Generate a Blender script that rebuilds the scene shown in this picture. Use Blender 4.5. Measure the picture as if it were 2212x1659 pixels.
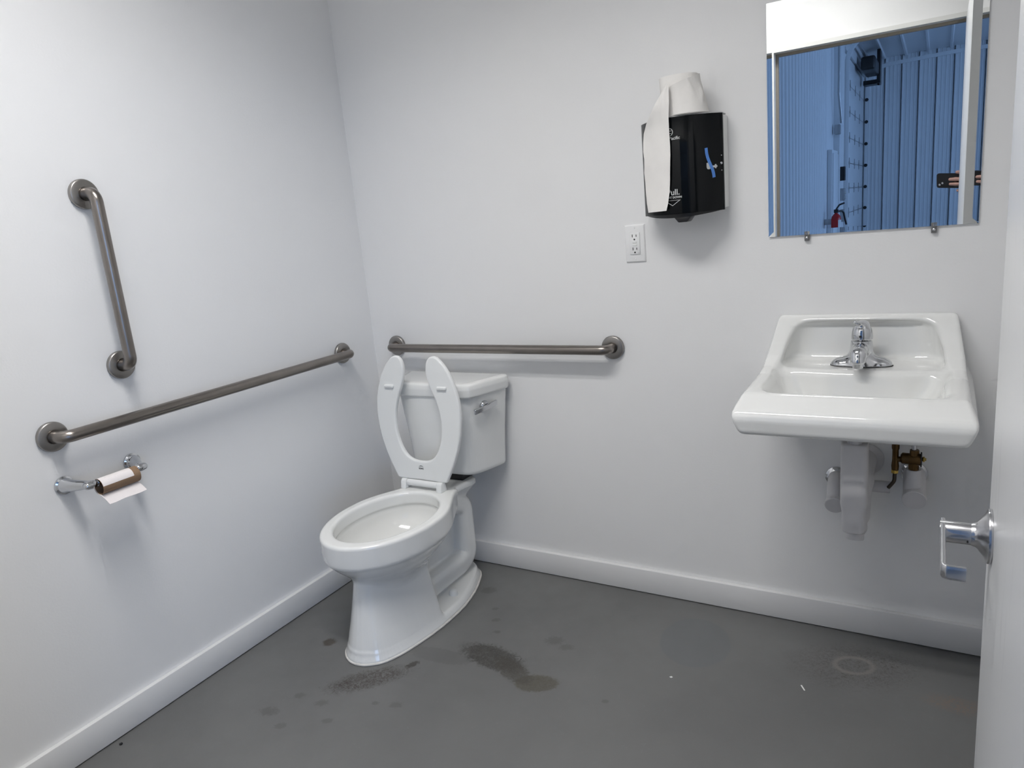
import bpy, bmesh, math
import numpy as np
from mathutils import Vector, Matrix

for _o in list(bpy.data.objects):
    bpy.data.objects.remove(_o)
SC = bpy.context.scene
COL = SC.collection

# ------------------------------------------------------------------ camera
CAM_POS = np.array([1.94546815, -2.15423356, 1.3093036])
CAM_R = np.array([[0.86076086, 0.50062411, -0.09201214],
                  [-0.03440482, 0.23757544, 0.97075961],
                  [0.50784549, -0.83242622, 0.22171952]])      # rows: right, up, back
cd = bpy.data.cameras.new('camera')
cam = bpy.data.objects.new('camera', cd)
COL.objects.link(cam)
m = Matrix.Identity(4)
for i in range(3):
    for j in range(3):
        m[i][j] = CAM_R[j][i]
    m[i][3] = CAM_POS[i]
cam.matrix_world = m
cd.sensor_width = 36.0
cd.lens = 1536.56 / 2212 * 36
cd.clip_start = 0.01
cd.clip_end = 100
SC.camera = cam

# ------------------------------------------------------------------ world, daylight, exposure
w = bpy.data.worlds.new('world')
SC.world = w
w.use_nodes = True
w.node_tree.nodes['Background'].inputs[0].default_value = (0.30, 0.52, 1.0, 1)
w.node_tree.nodes['Background'].inputs[1].default_value = 0.6
TUBE_STRENGTH = 6.0
LAMP_W = 9.8
LAMP_SPREAD = 130.0
DAYLIGHT = 300.0
HALL_LAMP = 0.0
vs = SC.view_settings
vs.view_transform = 'Standard'
vs.look = 'None'
vs.gamma = 1.0
vs.use_curve_mapping = False
vs.exposure = 0.0
cy_ = SC.cycles
cy_.max_bounces = 6
cy_.diffuse_bounces = 4
cy_.glossy_bounces = 4
cy_.transmission_bounces = 4
cy_.caustics_reflective = False
cy_.caustics_refractive = False
cy_.use_adaptive_sampling = True
cy_.adaptive_threshold = 0.08
cy_.adaptive_min_samples = 12
# daylight that enters the hall through the large open doorway in its far side wall
la = bpy.data.lights.new('doorway_daylight', 'AREA')
la.shape = 'RECTANGLE'
la.size = 8.0
la.size_y = 3.3
la.energy = DAYLIGHT
la.color = (0.35, 0.57, 1.0)
lo = bpy.data.objects.new('doorway_daylight', la)
COL.objects.link(lo)
lo.location = (9.05, -9.0, 1.7)
lo.rotation_euler = (0, math.radians(90), 0)
la.size, la.size_y = 3.3, 8.0

# ------------------------------------------------------------------ helpers: objects
def root_loc(o):
    v = np.zeros(3)
    while o is not None:
        v += np.array(o.location)
        o = o.parent
    return v

def tag(o, label=None, cat=None, group=None, kind=None):
    if label: o['label'] = label
    if cat: o['category'] = cat
    if group: o['group'] = group
    if kind: o['kind'] = kind
    return o

def thing(name, loc, label, cat, group=None):
    o = bpy.data.objects.new(name, None)
    o.empty_display_size = 0.05
    COL.objects.link(o)
    o.location = loc
    return tag(o, label, cat, group)

def add(name, VF, mat, parent=None, smooth=40, normals=None):
    """world-space vertices/faces -> one mesh object; parent keeps only a translation"""
    V, F = VF[0], VF[1]
    V = np.asarray(V, float).reshape(-1, 3)
    if len(VF) > 2:
        normals = VF[2]
    if parent is None:
        lo_, hi_ = V.min(0), V.max(0)
        org = np.array([(lo_[0] + hi_[0]) / 2, (lo_[1] + hi_[1]) / 2, lo_[2]])
    else:
        org = root_loc(parent)
    me = bpy.data.meshes.new(name)
    me.from_pydata((V - org).tolist(), [], [tuple(int(i) for i in f) for f in F])
    me.validate()
    me.update()
    if smooth is not None:
        me.shade_smooth()
        if normals is not None and len(normals) == len(me.vertices):
            me.normals_split_custom_set_from_vertices([tuple(n) for n in normals])
        elif smooth < 180:
            me.set_sharp_from_angle(angle=math.radians(smooth))
    if mat: me.materials.append(mat)
    o = bpy.data.objects.new(name, me)
    COL.objects.link(o)
    if parent is None:
        o.location = org
    else:
        o.parent = parent
    return o

def struct(name, VF, mat, smooth=30):
    return tag(add(name, VF, mat, None, smooth), kind='structure')

def copy_part(o, parent, offset=(0, 0, 0)):
    c = o.copy()
    COL.objects.link(c)
    c.parent = parent
    c.location = Vector(o.location) + Vector(offset)
    return c

# ------------------------------------------------------------------ helpers: shapes
def join(*vfs):
    V, F, n = [], [], 0
    for vf in vfs:
        v = np.asarray(vf[0], float).reshape(-1, 3)
        V.append(v)
        F += [tuple(i + n for i in f) for f in vf[1]]
        n += len(v)
    return np.vstack(V), F

def box(x0, x1, y0, y1, z0, z1):
    V = [(x0, y0, z0), (x1, y0, z0), (x1, y1, z0), (x0, y1, z0), (x0, y0, z1), (x1, y0, z1), (x1, y1, z1), (x0, y1, z1)]
    F = [(0, 3, 2, 1), (4, 5, 6, 7), (0, 1, 5, 4), (1, 2, 6, 5), (2, 3, 7, 6), (3, 0, 4, 7)]
    return np.array(V, float), F

def bevel(VF, r, seg=3):
    bm = bmesh.new()
    vs_ = [bm.verts.new(v) for v in VF[0]]
    for f in VF[1]:
        bm.faces.new([vs_[i] for i in f])
    bm.normal_update()
    bmesh.ops.bevel(bm, geom=bm.edges[:], offset=r, segments=seg, profile=0.5, affect='EDGES', clamp_overlap=True)
    bm.verts.ensure_lookup_table()
    V = np.array([v.co[:] for v in bm.verts])
    F = [tuple(v.index for v in f.verts) for f in bm.faces]
    bm.free()
    return V, F

def rbox(x0, x1, y0, y1, z0, z1, r=0.003, seg=3):
    return bevel(box(x0, x1, y0, y1, z0, z1), r, seg)

def frame_of(d):
    d = np.asarray(d, float)
    d = d / np.linalg.norm(d)
    a = np.array([0, 0, 1.0]) if abs(d[2]) < 0.9 else np.array([1.0, 0, 0])
    e1 = np.cross(a, d); e1 /= np.linalg.norm(e1)
    return d, e1, np.cross(d, e1)

def lathe(profile, org, axis, seg=40, cap=True):
    """profile: (radius, height along axis) pairs"""
    d, e1, e2 = frame_of(axis)
    V, F = [], []
    for r, h in profile:
        for k in range(seg):
            a = 2 * math.pi * k / seg
            V.append(np.asarray(org) + d * h + (e1 * math.cos(a) + e2 * math.sin(a)) * r)
    n = len(profile)
    for i in range(n - 1):
        for k in range(seg):
            k2 = (k + 1) % seg
            F.append((i * seg + k, i * seg + k2, (i + 1) * seg + k2, (i + 1) * seg + k))
    if cap:
        F.append(tuple(range(seg))[::-1])
        F.append(tuple((n - 1) * seg + k for k in range(seg)))
    return np.array(V), F

def fillet(pts, r, n=8):
    pts = [np.asarray(p, float) for p in pts]
    out = [pts[0]]
    for i in range(1, len(pts) - 1):
        a, b, c = pts[i - 1], pts[i], pts[i + 1]
        u = (a - b); lu = np.linalg.norm(u); u /= lu
        v = (c - b); lv = np.linalg.norm(v); v /= lv
        ang = math.acos(max(-1, min(1, float(u @ v))))
        if ang > 3.1:
            out.append(b); continue
        t = min(r / math.tan(ang / 2), lu * 0.49, lv * 0.49)
        rr = t * math.tan(ang / 2)
        bis = (u + v); bis /= np.linalg.norm(bis)
        cen = b + bis * rr / math.sin(ang / 2)
        p0, p1 = b + u * t - cen, b + v * t - cen
        tot = math.pi - ang
        for k in range(n + 1):
            s = k / n
            out.append(cen + (p0 * math.sin((1 - s) * tot) + p1 * math.sin(s * tot)) / math.sin(tot))
    out.append(pts[-1])
    return np.array(out)

def tube(path, r, seg=20, cap=True):
    path = np.asarray(path, float)
    n = len(path)
    rad = np.full(n, r) if np.isscalar(r) else np.asarray(r, float)
    T = np.gradient(path, axis=0)
    T /= np.linalg.norm(T, axis=1)[:, None]
    _, e1, e2 = frame_of(T[0])
    V = []
    for i in range(n):
        e1 = e1 - T[i] * (e1 @ T[i]); e1 /= np.linalg.norm(e1)
        e2 = np.cross(T[i], e1)
        for k in range(seg):
            a = 2 * math.pi * k / seg
            V.append(path[i] + (e1 * math.cos(a) + e2 * math.sin(a)) * rad[i])
    F = []
    for i in range(n - 1):
        for k in range(seg):
            k2 = (k + 1) % seg
            F.append((i * seg + k, i * seg + k2, (i + 1) * seg + k2, (i + 1) * seg + k))
    if cap:
        F.append(tuple(range(seg))[::-1])
        F.append(tuple((n - 1) * seg + k for k in range(seg)))
    return np.array(V), F

def prism(poly, fn0, fn1):
    """2-D outline -> closed solid between two maps of the outline"""
    n = len(poly)
    V = [fn0(*p) for p in poly] + [fn1(*p) for p in poly]
    F = [tuple(range(n))[::-1], tuple(range(n, 2 * n))]
    for i in range(n):
        j = (i + 1) % n
        F.append((i, j, n + j, n + i))
    return np.array(V, float), F

def grid(P):
    """P: (rows, cols, 3) -> surface"""
    P = np.asarray(P, float)
    r, c = P.shape[:2]
    F = [(i * c + j, i * c + j + 1, (i + 1) * c + j + 1, (i + 1) * c + j) for i in range(r - 1) for j in range(c - 1)]
    return P.reshape(-1, 3), F

def thick(VF, t):
    """give an open surface a thickness t along its vertex normals"""
    bm = bmesh.new()
    vs_ = [bm.verts.new(v) for v in VF[0]]
    for f in VF[1]: bm.faces.new([vs_[i] for i in f])
    bm.normal_update()
    V = np.array([v.co[:] for v in bm.verts]); N = np.array([v.normal[:] for v in bm.verts])
    be = [(e.verts[0].index, e.verts[1].index, e.link_loops[0].vert.index) for e in bm.edges if e.is_boundary] if bm.verts.index_update() is None else []
    bm.free()
    n = len(V)
    F = list(VF[1]) + [tuple(i + n for i in f[::-1]) for f in VF[1]]
    for a, b, s in be:
        if s != a: a, b = b, a
        F.append((b, a, a + n, b + n))
    return np.vstack([V, V - N * t]), F

def text_vf(body, size, fn, extrude=0.0003, bold=0.0):
    cu = bpy.data.curves.new('lettering', 'FONT')
    cu.body = body
    cu.size = size
    cu.extrude = extrude
    cu.offset = bold
    cu.align_x = 'CENTER'
    cu.align_y = 'CENTER'
    cu.resolution_u = 3
    ob = bpy.data.objects.new('lettering', cu)
    COL.objects.link(ob)
    dg = bpy.context.evaluated_depsgraph_get()
    me = bpy.data.meshes.new_from_object(ob.evaluated_get(dg))
    V = [fn(*v.co) for v in me.vertices]
    F = [tuple(p.vertices) for p in me.polygons]
    bpy.data.objects.remove(ob)
    bpy.data.meshes.remove(me)
    bpy.data.curves.remove(cu)
    return np.array(V), F

# ---- signed-distance modelling for the ceramics, the tap and the hand
def smin(a, b, k):
    h = np.clip(0.5 + 0.5 * (b - a) / k, 0, 1)
    return b + (a - b) * h - k * h * (1 - h)

def smax(a, b, k):
    return -smin(-a, -b, k)

def poly_sdf(x, y, P):
    x, y = np.broadcast_arrays(x, y)
    d = np.full(x.shape, 1e9)
    s = np.ones(x.shape)
    n = len(P)
    for i in range(n):
        ax, ay = P[i]; bx, by = P[i - 1]
        ex, ey = bx - ax, by - ay
        wx, wy = x - ax, y - ay
        t = np.clip((wx * ex + wy * ey) / (ex * ex + ey * ey + 1e-18), 0, 1)
        d = np.minimum(d, (wx - ex * t) ** 2 + (wy - ey * t) ** 2)
        c1, c2, c3 = y >= ay, y < by, ex * wy > ey * wx
        flip = (c1 & c2 & c3) | (~c1 & ~c2 & ~c3)
        s = np.where(flip, -s, s)
    return s * np.sqrt(d)

def capsule(x, y, z, a, b, ra, rb=None):
    rb = ra if rb is None else rb
    a, b = np.array(a, float), np.array(b, float)
    e = b - a
    t = np.clip(((x - a[0]) * e[0] + (y - a[1]) * e[1] + (z - a[2]) * e[2]) / (e @ e), 0, 1)
    return np.sqrt((x - a[0] - e[0] * t) ** 2 + (y - a[1] - e[1] * t) ** 2 + (z - a[2] - e[2] * t) ** 2) - (ra + (rb - ra) * t)

def sdf_mesh(fn, lo_, hi_, h):
    ax = [np.arange(lo_[i], hi_[i] + h, h) for i in range(3)]
    X, Y, Z = ax[0][:, None, None], ax[1][None, :, None], ax[2][None, None, :]
    sh = tuple(len(a) for a in ax)
    Fv = np.broadcast_to(fn(X, Y, Z), sh).astype(np.float64)
    S = Fv < 0
    cs = tuple(s - 1 for s in sh)
    acc = np.zeros(cs + (3,)); cnt = np.zeros(cs)
    faces_raw = []
    base = [np.broadcast_to(v, sh) for v in (X, Y, Z)]
    for a in range(3):
        s0 = [slice(None)] * 3; s1 = [slice(None)] * 3
        s0[a] = slice(0, -1); s1[a] = slice(1, None)
        s0, s1 = tuple(s0), tuple(s1)
        M = S[s0] != S[s1]
        t = np.where(M, Fv[s0] / np.where(M, Fv[s0] - Fv[s1], 1), 0)
        b_, c_ = [(1, 2), (2, 0), (0, 1)][a]
        for db in (0, 1):
            for dc in (0, 1):
                sl = [slice(None)] * 3
                sl[b_] = slice(db, db + cs[b_]); sl[c_] = slice(dc, dc + cs[c_])
                sl = tuple(sl)
                Mm = M[sl]
                cnt += Mm
                for q in range(3):
                    v = base[q][s0][sl]
                    if q == a: v = v + t[sl] * h
                    acc[..., q] += np.where(Mm, v, 0)
        I = np.argwhere(M)
        ok = (I[:, b_] > 0) & (I[:, b_] < sh[b_] - 1) & (I[:, c_] > 0) & (I[:, c_] < sh[c_] - 1)
        I = I[ok]
        faces_raw.append((a, b_, c_, I, S[s0][tuple(I.T)]))
    act = cnt > 0
    idx = np.full(cs, -1); idx[act] = np.arange(act.sum())
    V = acc[act] / cnt[act][:, None]
    F = []
    for a, b_, c_, I, ins in faces_raw:
        def cell(db, dc):
            J = I.copy(); J[:, b_] += db; J[:, c_] += dc
            return idx[tuple(J.T)]
        q = np.stack([cell(-1, -1), cell(0, -1), cell(0, 0), cell(-1, 0)], 1)
        q = np.where(ins[:, None], q, q[:, ::-1])
        F.append(q)
    F = np.vstack(F)
    e = h * 0.25
    for it in range(3):
        f = fn(V[:, 0], V[:, 1], V[:, 2])
        g = np.stack([(fn(V[:, 0] + (e if i == 0 else 0), V[:, 1] + (e if i == 1 else 0), V[:, 2] + (e if i == 2 else 0)) -
                       fn(V[:, 0] - (e if i == 0 else 0), V[:, 1] - (e if i == 1 else 0), V[:, 2] - (e if i == 2 else 0))) / (2 * e) for i in range(3)], 1)
        gg = (g ** 2).sum(1) + 1e-9
        if it < 2:
            V = V - g * np.clip(f / gg, -h * 0.6, h * 0.6)[:, None] * 0.9
    N = g / np.sqrt(gg)[:, None]
    return V, F.tolist(), N

# ------------------------------------------------------------------ helpers: materials
def nt(mat):
    return mat.node_tree.nodes, mat.node_tree.links

def pmat(name, col, rough=0.5, metal=0.0, spec=0.5, coat=0.0, var=0.0, vscale=8.0, bump=0.0, bscale=200.0, aniso=None, **kw):
    mt = bpy.data.materials.new(name)
    mt.use_nodes = True
    N, L = nt(mt)
    p = N['Principled BSDF']
    p.inputs['Base Color'].default_value = (*col, 1)
    p.inputs['Roughness'].default_value = rough
    p.inputs['Metallic'].default_value = metal
    p.inputs['Specular IOR Level'].default_value = spec
    p.inputs['Coat Weight'].default_value = coat
    p.inputs['Coat Roughness'].default_value = 0.03
    for k, v in kw.items():
        p.inputs[k.replace('_', ' ')].default_value = v
    tc = N.new('ShaderNodeTexCoord')
    nz = N.new('ShaderNodeTexNoise')
    nz.inputs['Scale'].default_value = vscale
    nz.inputs['Detail'].default_value = 4
    src = tc.outputs['Object']
    if aniso:
        mp = N.new('ShaderNodeMapping'); mp.inputs['Scale'].default_value = aniso
        L.new(src, mp.inputs[0]); src = mp.outputs[0]
    L.new(src, nz.inputs['Vector'])
    mix = N.new('ShaderNodeMix'); mix.data_type = 'RGBA'
    mix.inputs[6].default_value = (*[c * (1 - var) for c in col], 1)
    mix.inputs[7].default_value = (*[min(1, c * (1 + var)) for c in col], 1)
    L.new(nz.outputs[0], mix.inputs[0])
    L.new(mix.outputs[2], p.inputs['Base Color'])
    if bump:
        n2 = N.new('ShaderNodeTexNoise'); n2.inputs['Scale'].default_value = bscale; n2.inputs['Detail'].default_value = 3
        L.new(src, n2.inputs['Vector'])
        b = N.new('ShaderNodeBump'); b.inputs['Strength'].default_value = bump; b.inputs['Distance'].default_value = 0.002
        L.new(n2.outputs[0], b.inputs['Height']); L.new(b.outputs[0], p.inputs['Normal'])
    return mt

M_WALL = pmat('wall_panel_white', (0.85, 0.85, 0.85), 0.42, var=0.012, vscale=2.5, bump=0.10, bscale=160)
M_CEIL = pmat('ceiling_white', (0.88, 0.88, 0.87), 0.8, var=0.01)
M_BASE = pmat('baseboard_white', (0.78, 0.78, 0.78), 0.35, var=0.02, vscale=5)
M_CERAMIC = pmat('glazed_ceramic', (0.83, 0.835, 0.82), 0.10, coat=0.6, var=0.015, vscale=4)
M_PLASTIC = pmat('white_plastic', (0.82, 0.83, 0.82), 0.30, var=0.01)
M_OUTLET = pmat('outlet_white', (0.85, 0.85, 0.85), 0.35)
M_DARK = pmat('dark_slot', (0.012, 0.012, 0.013), 0.5)
M_STEEL = pmat('brushed_steel', (0.26, 0.236, 0.217), 0.28, metal=1.0, var=0.18, vscale=14, bump=0.05, bscale=500)
M_STEEL_F = pmat('flange_steel', (0.33, 0.315, 0.30), 0.34, metal=1.0, var=0.12, vscale=20)
M_CHROME = pmat('chrome', (0.62, 0.63, 0.65), 0.06, metal=1.0, var=0.02)
M_SATIN = pmat('satin_chrome', (0.60, 0.60, 0.62), 0.22, metal=1.0, var=0.03)
M_MIRROR = pmat('mirror_silver', (0.90, 0.915, 0.91), 0.0, metal=1.0)
M_BLACKGLOSS = pmat('smoked_black_plastic', (0.004, 0.005, 0.006), 0.10, spec=0.22)
M_BLACK = pmat('black_plastic', (0.010, 0.010, 0.011), 0.35)
M_GREYPL = pmat('pale_grey_plastic', (0.62, 0.63, 0.63), 0.4)
M_PAPER = pmat('paper_towel', (0.86, 0.84, 0.81), 0.9, var=0.03, vscale=40, bump=0.16, bscale=420)
M_CARD = pmat('cardboard', (0.24, 0.155, 0.095), 0.85, var=0.15, vscale=30)
M_TPAPER = pmat('toilet_paper', (0.80, 0.755, 0.75), 0.9, var=0.03, vscale=30, bump=0.2, bscale=500)
M_TAPE = pmat('blue_tape', (0.10, 0.27, 0.72), 0.6, var=0.04)
M_PRINT = pmat('pale_print', (0.62, 0.63, 0.62), 0.5)
M_LOGO = pmat('grey_print', (0.06, 0.06, 0.06), 0.5)
M_FOAM = pmat('white_pipe_cover', (0.66, 0.65, 0.66), 0.5, var=0.02)
M_BRASS = pmat('aged_brass', (0.12, 0.072, 0.030), 0.38, metal=1.0, var=0.4, vscale=60)
M_BRASSB = pmat('bright_brass', (0.55, 0.38, 0.10), 0.3, metal=1.0, var=0.1)
M_COPPER = pmat('copper_tube', (0.10, 0.085, 0.07), 0.35, metal=1.0)
M_CAULK = pmat('caulk', (0.72, 0.70, 0.66), 0.6, var=0.25, vscale=35)
M_CLEAR = pmat('clear_plastic', (0.95, 0.95, 0.95), 0.08, Transmission_Weight=0.85, IOR=1.3)
M_FRAME = pmat('door_frame_white', (0.72, 0.72, 0.70), 0.4)
M_STOP = pmat('door_seal_taupe', (0.30, 0.27, 0.23), 0.7)
M_METALW = pmat('white_sheet_metal', (0.72, 0.74, 0.76), 0.35, var=0.03, vscale=1.0)
M_GALV = pmat('galvanised_track', (0.45, 0.46, 0.47), 0.4, metal=0.8)
M_RED = pmat('extinguisher_red', (0.45, 0.012, 0.012), 0.25)
M_SKIN = pmat('skin', (0.46, 0.27, 0.22), 0.5, var=0.06, vscale=30)
M_SLEEVE = pmat('dark_sleeve', (0.03, 0.035, 0.05), 0.9, var=0.2)
M_PHONE = pmat('phone_black', (0.006, 0.006, 0.007), 0.3)
M_CONC = pmat('hall_concrete', (0.35, 0.35, 0.34), 0.6, var=0.08, vscale=2)
M_CHIP = pmat('white_chip', (0.85, 0.85, 0.83), 0.7)

# water
M_WATER = bpy.data.materials.new('water'); M_WATER.use_nodes = True
_N, _L = nt(M_WATER)
_N.remove(_N['Principled BSDF'])
_t = _N.new('ShaderNodeBsdfTransparent'); _t.inputs[0].default_value = (0.95, 0.97, 0.95, 1)
_g = _N.new('ShaderNodeBsdfGlossy'); _g.inputs['Roughness'].default_value = 0.02
_f = _N.new('ShaderNodeFresnel'); _f.inputs[0].default_value = 1.33
_m = _N.new('ShaderNodeMixShader')
_L.new(_f.outputs[0], _m.inputs[0]); _L.new(_t.outputs[0], _m.inputs[1]); _L.new(_g.outputs[0], _m.inputs[2])
_L.new(_m.outputs[0], _N['Material Output'].inputs[0])
# lit tube
M_TUBE = bpy.data.materials.new('lit_tube'); M_TUBE.use_nodes = True
_N, _L = nt(M_TUBE)
_p = _N['Principled BSDF']
_p.inputs['Base Color'].default_value = (0.9, 0.9, 0.9, 1)
_p.inputs['Emission Color'].default_value = (1.0, 0.985, 0.965, 1)
_p.inputs['Emission Strength'].default_value = TUBE_STRENGTH

# brushed-out white paint of the door, with faint scuffs
M_DOOR = pmat('door_paint', (0.74, 0.745, 0.75), 0.35, var=0.02, vscale=3)
N, L = nt(M_DOOR)
tc = N.new('ShaderNodeTexCoord'); mp = N.new('ShaderNodeMapping'); mp.inputs['Scale'].default_value = (1, 7, 1.3)
nz = N.new('ShaderNodeTexNoise'); nz.inputs['Scale'].default_value = 3.0; nz.inputs['Detail'].default_value = 3
rp = N.new('ShaderNodeValToRGB'); rp.color_ramp.elements[0].position = 0.60; rp.color_ramp.elements[1].position = 0.74
rp.color_ramp.elements[0].color = (0.75, 0.755, 0.76, 1); rp.color_ramp.elements[1].color = (0.64, 0.64, 0.65, 1)
L.new(tc.outputs['Object'], mp.inputs[0]); L.new(mp.outputs[0], nz.inputs['Vector']); L.new(nz.outputs[0], rp.inputs[0])
L.new(rp.outputs[0], N['Principled BSDF'].inputs['Base Color'])

# painted concrete floor with the stains it carries
M_FLOOR = bpy.data.materials.new('grey_painted_floor'); M_FLOOR.use_nodes = True
N, L = nt(M_FLOOR)
P_ = N['Principled BSDF']
geo = N.new('ShaderNodeNewGeometry')
def nnoise(scale, detail=4, rough=0.55, src=None):
    n = N.new('ShaderNodeTexNoise'); n.inputs['Scale'].default_value = scale; n.inputs['Detail'].default_value = detail
    n.inputs['Roughness'].default_value = rough
    L.new(src or geo.outputs['Position'], n.inputs['Vector'])
    return n.outputs[0]
def nmath(op, a, b=None, clamp=False):
    n = N.new('ShaderNodeMath'); n.operation = op; n.use_clamp = clamp
    for i, v in enumerate((a, b)):
        if v is None: continue
        if isinstance(v, (int, float)): n.inputs[i].default_value = v
        else: L.new(v, n.inputs[i])
    return n.outputs[0]
def nmap(v, a, b, c=0.0, d=1.0):
    n = N.new('ShaderNodeMapRange'); n.clamp = True; n.interpolation_type = 'SMOOTHSTEP'
    n.inputs[1].default_value = a; n.inputs[2].default_value = b; n.inputs[3].default_value = c; n.inputs[4].default_value = d
    L.new(v, n.inputs[0]); return n.outputs[0]
def nmix(fac, c0, c1):
    n = N.new('ShaderNodeMix'); n.data_type = 'RGBA'
    if isinstance(fac, (int, float)): n.inputs[0].default_value = fac
    else: L.new(fac, n.inputs[0])
    for i, c in ((6, c0), (7, c1)):
        if isinstance(c, tuple): n.inputs[i].default_value = (*c, 1)
        else: L.new(c, n.inputs[i])
    return n.outputs[2]
n_big, n_mid, n_fine, n_vf = nnoise(2.2), nnoise(14), nnoise(60, 6, 0.75), nnoise(120, 6, 0.75)
for nd_ in N:
    if nd_.type == 'TEX_NOISE' and nd_.inputs['Scale'].default_value > 50: nd_.inputs['Distortion'].default_value = 1.2
def blob(cx, cy, ang, rx, ry, amp=0.5, soft=0.25, noise=None):
    s = N.new('ShaderNodeVectorMath'); s.operation = 'SUBTRACT'; L.new(geo.outputs['Position'], s.inputs[0]); s.inputs[1].default_value = (cx, cy, 0)
    r = N.new('ShaderNodeVectorRotate'); r.rotation_type = 'Z_AXIS'; r.inputs['Angle'].default_value = -math.radians(ang); L.new(s.outputs[0], r.inputs[0])
    k = N.new('ShaderNodeVectorMath'); k.operation = 'MULTIPLY'; L.new(r.outputs[0], k.inputs[0]); k.inputs[1].default_value = (1 / rx, 1 / ry, 0)
    l = N.new('ShaderNodeVectorMath'); l.operation = 'LENGTH'; L.new(k.outputs[0], l.inputs[0])
    d = nmath('ADD', l.outputs['Value'], nmath('MULTIPLY', nmath('SUBTRACT', noise or n_fine, 0.5), amp * 2))
    return nmap(d, 1.0 - soft, 1.0 + soft, 1.0, 0.0)
base = nmix(nmap(n_big, 0.3, 0.7), (0.136, 0.137, 0.135), (0.158, 0.159, 0.157))
base = nmix(nmath('MULTIPLY', nmap(n_fine, 0.55, 0.8), 0.35), base, (0.21, 0.212, 0.21))
base = nmix(nmath('MULTIPLY', nmap(n_vf, 0.66, 0.75), 0.5), base, (0.055, 0.052, 0.048))
def stain(mask, col, k):
    global base
    base = nmix(nmath('MULTIPLY', mask, k), base, col)
grit = nmap(n_vf, 0.35, 0.62)
# dried spill in front of the toilet: pale tail, dark middle, ochre end
stain(blob(0.64, -0.602, 5, 0.11, 0.035, 0.35, 0.12), (0.130, 0.130, 0.128), 0.9)
stain(nmath('MULTIPLY', blob(0.80, -0.545, -8, 0.115, 0.050, 0.7, 0.2), nmap(n_vf, 0.30, 0.60, 0.45, 1.0)), (0.040, 0.036, 0.031), 0.85)
stain(nmath('MULTIPLY', blob(0.985, -0.605, 20, 0.065, 0.038, 0.35, 0.12), nmap(n_vf, 0.3, 0.6, 0.6, 1.0)), (0.085, 0.078, 0.060), 0.9)
stain(nmath('MULTIPLY', blob(0.89, -0.578, -24, 0.08, 0.036, 0.6, 0.2), nmap(n_vf, 0.3, 0.6, 0.5, 1.0)), (0.06, 0.055, 0.046), 0.8)
# grime patch at the toe of the pedestal
stain(nmath('MULTIPLY', blob(0.505, -0.785, 45, 0.115, 0.042, 0.9, 0.35), nmap(n_vf, 0.36, 0.60)), (0.035, 0.025, 0.018), 0.85)
stain(blob(0.585, -0.675, 60, 0.02, 0.012, 0.8, 0.3), (0.04, 0.036, 0.03), 0.8)
stain(blob(0.241, -0.685, 0, 0.022, 0.02, 0.6, 0.3), (0.055, 0.042, 0.028), 0.8)
for cx, cy, r_ in ((0.661, -0.848, 0.018), (0.60, -0.865, 0.010), (0.45, -0.93, 0.02), (0.36, -0.93, 0.016), (0.52, -0.98, 0.014), (0.33, -1.02, 0.025), (0.41, -1.05, 0.016), (0.938, -0.394, 0.028), (0.988, -0.412, 0.022), (0.70, -0.36, 0.014), (0.66, -0.30, 0.012), (0.74, -0.42, 0.012), (0.57, -0.20, 0.03), (1.20, -0.60, 0.01)):
    stain(blob(cx, cy, 20, r_, r_ * 0.7, 1.5, 0.4), (0.075, 0.072, 0.066), 0.45)
# patch of smoother fresh paint, drip ring below the sink, rusty smear by the door
stain(blob(1.345, -0.235, 12, 0.105, 0.13, 0.06, 0.05, n_mid), (0.140, 0.146, 0.150), 0.9)
stain(nmath('MULTIPLY', blob(1.785, -0.185, 20, 0.15, 0.09, 0.7, 0.5), nmap(n_vf, 0.4, 0.7)), (0.06, 0.052, 0.044), 0.8)
ring_o, ring_i = blob(1.783, -0.182, 20, 0.056, 0.044, 0.12, 0.12), blob(1.783, -0.182, 20, 0.042, 0.032, 0.12, 0.12)
stain(nmath('SUBTRACT', ring_o, ring_i, True), (0.21, 0.20, 0.185), 0.7)
stain(nmath('MULTIPLY', blob(2.03, -0.26, 0, 0.07, 0.03, 0.8, 0.5), nmap(n_vf, 0.4, 0.6)), (0.25, 0.16, 0.10), 0.4)
L.new(base, P_.inputs['Base Color'])
L.new(nmap(n_mid, 0.2, 0.8, 0.34, 0.50), P_.inputs['Roughness'])
bp = N.new('ShaderNodeBump'); bp.inputs['Strength'].default_value = 0.12; bp.inputs['Distance'].default_value = 0.002
L.new(n_fine, bp.inputs['Height']); L.new(bp.outputs[0], P_.inputs['Normal'])

# ------------------------------------------------------------------ the room
FW_IN, FW_OUT = -1.962, -2.046          # front wall (behind the camera) inner / outer face
RX = 2.20                              # right wall
CZ = 2.74
OX0, OX1, OZ = 1.192, 2.098, 2.022     # clear door opening
struct('floor', box(-0.1, RX + 0.1, FW_OUT, 0.1, -0.1, 0.0), M_FLOOR)
struct('wall_back', box(-0.1, RX + 0.1, 0.0, 0.1, 0.0, CZ), M_WALL)
struct('wall_left', box(-0.1, 0.0, FW_OUT, 0.0, 0.0, CZ), M_WALL)
struct('wall_right', box(RX, RX + 0.1, FW_OUT, 0.0, 0.0, CZ), M_WALL)
struct('ceiling', box(-0.1, RX + 0.1, FW_OUT, 0.1, CZ, CZ + 0.08), M_CEIL)
fj = 0.02
struct('wall_front', join(box(0.0, OX0 - fj, FW_OUT, FW_IN, 0, CZ), box(OX1 + fj, RX, FW_OUT, FW_IN, 0, CZ),
                          box(OX0 - fj, OX1 + fj, FW_OUT, FW_IN, OZ + fj, CZ)), M_WALL)
BH, BT = 0.089, 0.016
struct('baseboard_back', rbox(BT, RX, -BT, 0, 0.003, BH, 0.0015, 2), M_BASE)
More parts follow.
